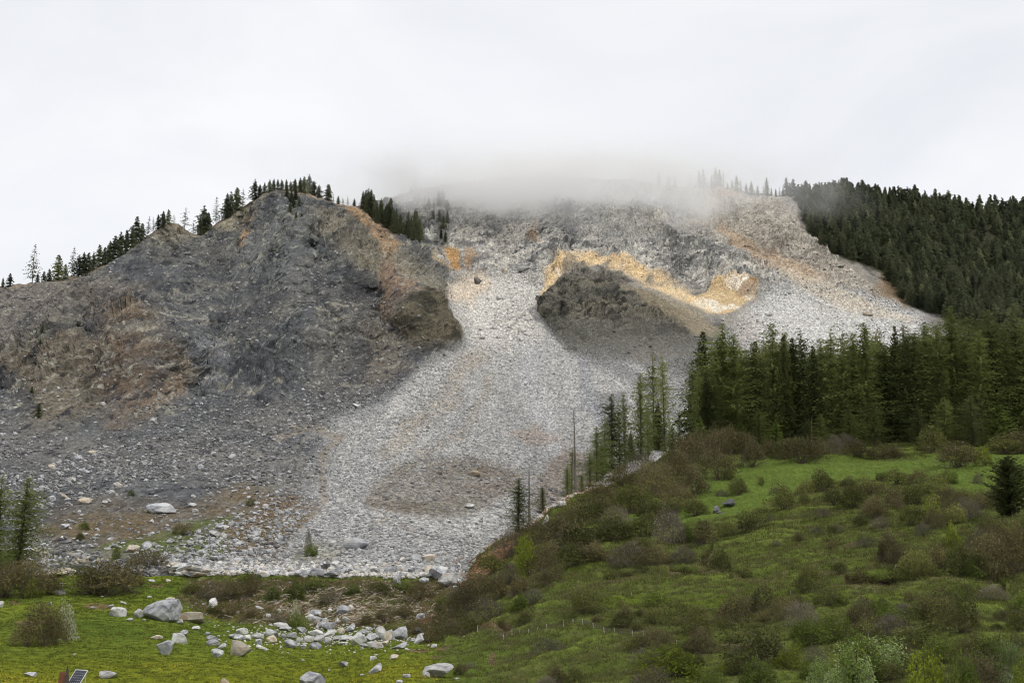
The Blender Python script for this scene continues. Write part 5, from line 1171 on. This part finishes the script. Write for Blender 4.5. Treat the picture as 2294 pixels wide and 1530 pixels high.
for i, (u, v) in enumerate(posts):
    p = gnd(float(u), float(v)) - p0; H = 12.5 * (p + p0)[1] / F * random.uniform(.85, 1.12); lean = random.uniform(-.07, .07)
    V_, F_ = prism(p + np.array([0, 0, -.3]), p + np.array([lean, 0, H]), .085, 4, .85); link('post', new_mesh('post', V_, F_, [WD_POST if i not in (9, 16, 19) else WD_RAIL]), fence); tops.append((p, H))
for (a, ha), (b, hb) in zip(tops[:-1], tops[1:]):
    for f in (.45, .85):
        V_, F_ = prism(a + np.array([0, -.1, ha * f + random.uniform(-.06, .06)]), b + np.array([0, -.1, hb * f + random.uniform(-.06, .06)]), .035, 4); link('rail', new_mesh('rail', V_, F_, [WD_RAIL]), fence)
fence['category'] = 'fence'; THINGS.append((fence, '', 'curving post-and-rail fence with pale posts across the grassy hillside', 1031))
for k, (u, v) in enumerate([(1413,1326),(1480,1327),(1589,1329),(1770,1330),(1960,1331),(2186,1341)]):
    p = gnd(float(u), float(v)); V_, F_ = prism((0, 0, -.2), (.03, 0, 8 * p[1] / F), .04, 4, .9)
    o = link('fence_stake', new_mesh('fence_stake', V_, F_, [WD_POST]), category='stake', group='lone stakes along the grass track'); o.location = tuple(p); THINGS.append((o, 'along the bright grass strip below the earth scars', 'lone pale stake', u))

# ---- solar panel, post and rusty plate at the bottom left
Yp = 100.0
top_left = unproj(np.array(170.), np.array(1499.), Yp)
psi, beta = R(35), R(54)
wv_ = Vector((math.cos(psi), -math.sin(psi), 0)); lv_ = Vector((-math.sin(psi) * math.cos(beta), -math.cos(psi) * math.cos(beta), -math.sin(beta))); nv = wv_.cross(lv_); nv = -nv if nv.y > 0 else nv
Wp, Lp = 1.3, 2.0
gz = float(gnd(175., 1640.)[2])
solar = bpy.data.objects.new('solar_panel', None); COL.objects.link(solar); solar.location = (top_left[0], Yp, gz)
def pt(a, b, c=0.0): return np.array(Vector(top_left) - Vector(solar.location) + wv_ * a + lv_ * b + nv * c)
def slab(a0, a1, b0, b1, c0, c1):
    V_ = [pt(a, b, c) for c in (c0, c1) for a, b in ((a0, b0), (a1, b0), (a1, b1), (a0, b1))]
    return V_, [(3, 2, 1, 0), (4, 5, 6, 7), (0, 1, 5, 4), (1, 2, 6, 5), (2, 3, 7, 6), (3, 0, 4, 7)]
def join(parts):
    V_, F_ = [], []
    for v_, f_ in parts: k = len(V_); V_ += list(v_); F_ += [tuple(i + k for i in q) for q in f_]
    return V_, F_
ALU = plain_material('aluminium', (.75, .75, .76), .35, .6, .05, 3); CELL = plain_material('solar_cell', (.012, .014, .03), .18, 0, .25, 8); BACKS = plain_material('panel_backsheet', (.62, .63, .65), .4, 0, .05, 4)
link('frame', new_mesh('frame', *join([slab(0, .045, 0, Lp, -.02, .03), slab(Wp - .045, Wp, 0, Lp, -.02, .03), slab(.045, Wp - .045, 0, .045, -.02, .03), slab(.045, Wp - .045, Lp - .045, Lp, -.02, .03)]), [ALU]), solar)
link('backsheet', new_mesh('backsheet', *slab(.045, Wp - .045, .045, Lp - .045, -.012, .004), [BACKS]), solar)
cells = []
for i in range(6):
    for j in range(10):
        x0, y0 = .055 + i * .2, .055 + j * .189; x1, y1, c = x0 + .191, y0 + .18, .02
        V_ = [pt(a, b, .012) for a, b in ((x0 + c, y0), (x1 - c, y0), (x1, y0 + c), (x1, y1 - c), (x1 - c, y1), (x0 + c, y1), (x0, y1 - c), (x0, y0 + c))]
        cells.append((V_, [(0, 1, 2, 7), (2, 3, 6, 7), (3, 4, 5, 6)]))
link('cells', new_mesh('cells', *join(cells), [CELL]), solar, kind='stuff')
for a, b in ((.1, .25), (Wp - .1, .25), (.1, Lp - .2), (Wp - .1, Lp - .2)):
    e = pt(a, b, -.03); V_, F_ = prism((e[0], e[1], -.3), e, .03); link('leg', new_mesh('leg', V_, F_, [ALU]), solar)
solar['category'] = 'solar panel'; THINGS.append((solar, '', 'tilted solar panel with a white frame and dark cells at the bottom left', 180))
WD_STAKE = plain_material('dark_split_post', (.06, .048, .042), .85, 0, .5, 9)
q = unproj(np.array(150.), np.array(1491.), 99.0); o = bpy.data.objects.new('wooden_post', None); COL.objects.link(o)
V_, F_ = [], []
for i in range(9):
    f = i / 8; z = f * (q[2] - gz + .3) - .3; rr = .17 * min(1, (1 - f) * 3.2 + .22)
    for j in range(7): a = 6.283 * j / 7; V_.append((rr * math.cos(a) * (1 + .12 * math.sin(j * 2.1 + i)) + .05 * f, rr * .8 * math.sin(a), z))
for i in range(8):
    for j in range(7): F_.append((i*7+j, i*7+(j+1) % 7, (i+1)*7+(j+1) % 7, (i+1)*7+j))
b = len(V_); V_.append((.05, 0, q[2] - gz + .03)); F_t = [(56 + j, 56 + (j + 1) % 7, b, b) for j in range(7)]
me = bpy.data.meshes.new('wooden_post'); me.from_pydata([tuple(map(float, x)) for x in V_], [], F_ + [f[:3] for f in F_t]); me.materials.append(WD_STAKE)
bpy.data.objects.remove(o); o = link('wooden_post', me, category='post'); o.location = (q[0], q[1], gz); THINGS.append((o, '', 'dark pointed wooden post between the rusty plate and the solar panel', 150))
RUST = plain_material('rusty_steel', (.19, .075, .035), .8, .1, .4, 5)
A = unproj(np.array(134.), np.array(1504.), 99.6); B = unproj(np.array(149.), np.array(1505.), 99.4)
V_ = [(0, 0, 0), (B[0] - A[0], B[1] - A[1], B[2] - A[2]), (B[0] - A[0] - .25, B[1] - A[1] - .3, gz - A[2] - .2), (-.55, -.3, gz - A[2] - .2)]
V_ += [(x, y + .04, z) for x, y, z in V_]
o = link('steel_plate', new_mesh('steel_plate', V_, [(0, 1, 2, 3), (7, 6, 5, 4), (0, 4, 5, 1), (1, 5, 6, 2), (2, 6, 7, 3), (3, 7, 4, 0)], [RUST]), category='steel plate'); o.location = tuple(A)
THINGS.append((o, '', 'rusty brown steel plate leaning beside the dark wooden post', 140))

# ---- grass tufts and flowers
def tuft(seed, n, h, w, m):
    r = np.random.default_rng(seed); V_, F_ = [], []
    for _ in range(n):
        a = r.uniform(0, 6.28); x, y = r.normal() * .35, r.normal() * .35; d = np.array([math.cos(a), math.sin(a), 0]); t = np.array([x, y, 0]) + d * r.uniform(.05, .3) + np.array([0, 0, h * r.uniform(.5, 1)])
        s = np.array([-d[1], d[0], 0]) * w; b = len(V_); V_ += [np.array([x, y, -.05]) - s, np.array([x, y, -.05]) + s, t]; F_.append((b, b + 1, b + 2))
    return new_mesh('tuft', V_, F_, [m])
G_MEADOW = plant_material('meadow_grass', (.075, .094, .022), (.12, .142, .032), (.18, .195, .05), .35, .15)
G_ROUGH = plant_material('rough_grass', (.08, .096, .03), (.125, .142, .044), (.185, .195, .075), .3, .15)
G_HERB = plant_material('dry_herbs', (.09, .075, .05), (.15, .125, .085), (.22, .19, .13), .2, .15)
T_M = template_collection('meadow_tufts', [tuft(1, 16, .5, .03, G_MEADOW), tuft(2, 16, .4, .04, G_MEADOW)])
T_R = template_collection('rough_tufts', [tuft(3, 18, .8, .04, G_ROUGH), tuft(4, 18, .6, .05, G_ROUGH), tuft(6, 16, .5, .05, G_ROUGH), tuft(5, 12, .7, .03, G_HERB)])
uu = rng.uniform(-300, 2620, 110000); vv = 1700 - 740 * rng.random(110000) ** .8
ok = (vv > interp(uu, EDGE) + 3) & (vv < 1640); uu, vv = uu[ok], vv[ok]
hill = smooth(10, -10, polysd(HILL, uu, vv)) > rng.random(len(uu))
a2 = np.clip((uu - F0) / FW * (NU2 - 1), 0, NU2 - 1).astype(int); e2 = interp(uu, EDGE); b2 = np.clip(((vv - e2) / (1750 - e2)) ** .8 * (NV2 - 1), 0, NV2 - 1).astype(int)
bankm = (h_bank[b2, a2] > .5) | (h_mead2[b2, a2] > .55)
sel = ~hill & ~bankm; P = gnd(uu[sel], vv[sel]); s = rng.uniform(.25, .6, len(P)); k = P[:, 1] / 150
scatter('meadow_grass', P, np.c_[s * 1.6 * k, s * 1.6 * k, s * .8 * k], np.c_[np.zeros((len(P), 2)), rng.uniform(0, 6.28, len(P))], T_M, 2, 'short lush grass of the meadow')
sel = hill & ~bankm; P = gnd(uu[sel], vv[sel]); s = rng.uniform(.3, 1.0, len(P)) ** 2 * .8 + .1; k = P[:, 1] / 180
scatter('rough_grass', P, np.c_[s * 1.3 * k, s * 1.3 * k, s * .9 * k], np.c_[np.zeros((len(P), 2)), rng.uniform(0, 6.28, len(P))], T_R, 4, 'rough olive grass and dry herbs of the hillside')
sel = (h_bank[b2, a2] > .5); P = gnd(uu[sel], vv[sel]); s = rng.uniform(.4, 1.2, len(P))
scatter('bank_grass', P, np.c_[s, s, s], np.c_[np.zeros((len(P), 2)), rng.uniform(0, 6.28, len(P))], T_R, 4, 'weeds and dry grass on the bank')
FL = plain_material('buttercup_yellow', (.62, .46, .02), .7, 0, .15, 4)
fl = new_mesh('flower', [(-.5, 0, .0), (0, -.5, .25), (.5, 0, .0), (0, .5, .25), (0, 0, .5)], [(0, 1, 4, 4)][:0] or [(0, 1, 2, 3)], [FL])
uu = rng.uniform(-60, 980, 34000); vv = 1540 - 170 * rng.random(34000) ** 1.25
w = smooth(-.15, .35, fbm(gnd(uu, vv), 12, 3, 401)) * smooth(1400, 1490, vv) * (1 - smooth(.4, .6, smooth(10, -10, polysd(HILL, uu, vv))))
ok = rng.random(34000) < w; P = gnd(uu[ok], vv[ok]); P[:, 2] += .22; s = rng.uniform(.04, .10, len(P))
scatter('yellow_flowers', P, np.c_[s, s, s], np.c_[rng.uniform(-.6, .6, (len(P), 2)) + np.array([.5, 0]), rng.uniform(0, 6.28, len(P))], template_collection('flower_templates', [fl]), 1, 'yellow flowers speckling the lower meadow')

# ---------------------------------------------------------------- cloud on the summit
def cloud_box(name, lo, hi, dens, base_z, ramp_z, xc, xr, label, scale=.016, wisp=.75):
    V_ = [(x, y, z) for z in (lo[2], hi[2]) for x, y in ((lo[0], lo[1]), (hi[0], lo[1]), (hi[0], hi[1]), (lo[0], hi[1]))]
    m, n, l = mat(name + '_vapour'); o = n.new('ShaderNodeOutputMaterial'); pv = n.new('ShaderNodeVolumePrincipled')
    pv.inputs['Color'].default_value = (1, 1, 1, 1); pv.inputs['Anisotropy'].default_value = 0
    tc = n.new('ShaderNodeTexCoord'); sp = n.new('ShaderNodeSeparateXYZ'); l.new(tc.outputs['Object'], sp.inputs[0])
    nz = n.new('ShaderNodeTexNoise'); nz.inputs['Scale'].default_value = scale; nz.inputs['Detail'].default_value = 4; nz.inputs['Roughness'].default_value = .55
    mp = n.new('ShaderNodeMapping'); mp.inputs['Scale'].default_value = (1, .6, 1.5); l.new(tc.outputs['Object'], mp.inputs[0]); l.new(mp.outputs[0], nz.inputs['Vector'])
    def M(op, a, b=None, clamp=False):
        x = n.new('ShaderNodeMath'); x.operation = op; x.use_clamp = clamp
        for i, q in enumerate((a, b)):
            if q is None: continue
            if isinstance(q, (int, float)): x.inputs[i].default_value = q
            else: l.new(q, x.inputs[i])
        return x.outputs[0]
    nn = M('MULTIPLY', M('SUBTRACT', nz.outputs['Fac'], .5), wisp * 2)
    hz = M('ADD', M('DIVIDE', M('SUBTRACT', sp.outputs[2], base_z), ramp_z), nn)                     # rises with height above the cloud base
    dx = M('DIVIDE', M('ABSOLUTE', M('SUBTRACT', sp.outputs[0], xc)), xr)
    side = M('SUBTRACT', M('ADD', 1.15, M('MULTIPLY', nn, .8)), M('MULTIPLY', dx, 1.15), True)
    side = M('MULTIPLY', M('MULTIPLY', side, side), side)
    hz = M('MINIMUM', M('MAXIMUM', hz, 0.0), 1.0)
    fall = M('SUBTRACT', 1.0, M('DIVIDE', M('SUBTRACT', sp.outputs[2], base_z + ramp_z * 1.1), hi[2] - base_z - ramp_z * 1.1), True)
    fall = M('MULTIPLY', fall, fall)
    hz = M('MULTIPLY', hz, fall)
    l.new(M('MULTIPLY', M('MULTIPLY', M('MULTIPLY', hz, hz), side), dens), pv.inputs['Density'])
    l.new(pv.outputs[0], o.inputs['Volume'])
    ob = link(name, new_mesh(name, V_, [(3, 2, 1, 0), (4, 5, 6, 7), (0, 1, 5, 4), (1, 2, 6, 5), (2, 3, 7, 6), (3, 0, 4, 7)], [m]), kind='stuff', label=label)
    return ob
cloud_box('summit_mist', (-380, 1150, 262), (440, 1600, 384), .036, 280, 52, 36, 330, 'grey mist hiding the summit in the middle of the ridge')


# ---------------------------------------------------------------- labels: each says which one
ORD = 'first second third fourth fifth sixth seventh eighth ninth tenth eleventh twelfth thirteenth fourteenth fifteenth sixteenth seventeenth eighteenth nineteenth twentieth'.split()
TENS = {20: 'twenty', 30: 'thirty', 40: 'forty', 50: 'fifty', 60: 'sixty', 70: 'seventy', 80: 'eighty', 90: 'ninety'}
def ordinal(i):
    if i < 20: return ORD[i]
    k = i + 1
    if k % 10 == 0: return TENS[k].replace('y', 'ieth') if k < 100 else 'hundredth'
    return TENS[k - k % 10] + '-' + ORD[k % 10 - 1]
from collections import defaultdict
sets = defaultdict(list)
for o, zone, noun, u in THINGS: sets[(zone, noun)].append((u, o))
for (zone, noun), lst in sets.items():
    if zone is None:
        for u, o in lst: o['label'] = noun
        continue
    lst.sort(key=lambda t: t[0])
    for i, (u, o) in enumerate(lst):
        if len(lst) == 1: s = f'{noun} {zone}'.strip()
        elif len(lst) > 90: s = f'{noun} {zone}'
        elif len(lst) == 2: s = f'{noun} {zone}, {"left" if i == 0 else "right"} one of two'
        elif i == len(lst) - 1: s = f'last {noun} from the left {zone}'
        else: s = f'{ordinal(i)} {noun} from the left {zone}'
        o['label'] = s
print('LONG', [o['label'] for o, *_ in THINGS if len(o['label'].split()) > 16][:12])
print('things', len(THINGS), 'boulders', NB_, 'tris', sum(sum(len(p.vertices) - 2 for p in m.polygons) if len(m.polygons) < 2000 else len(m.polygons) * 2 for m in bpy.data.meshes))
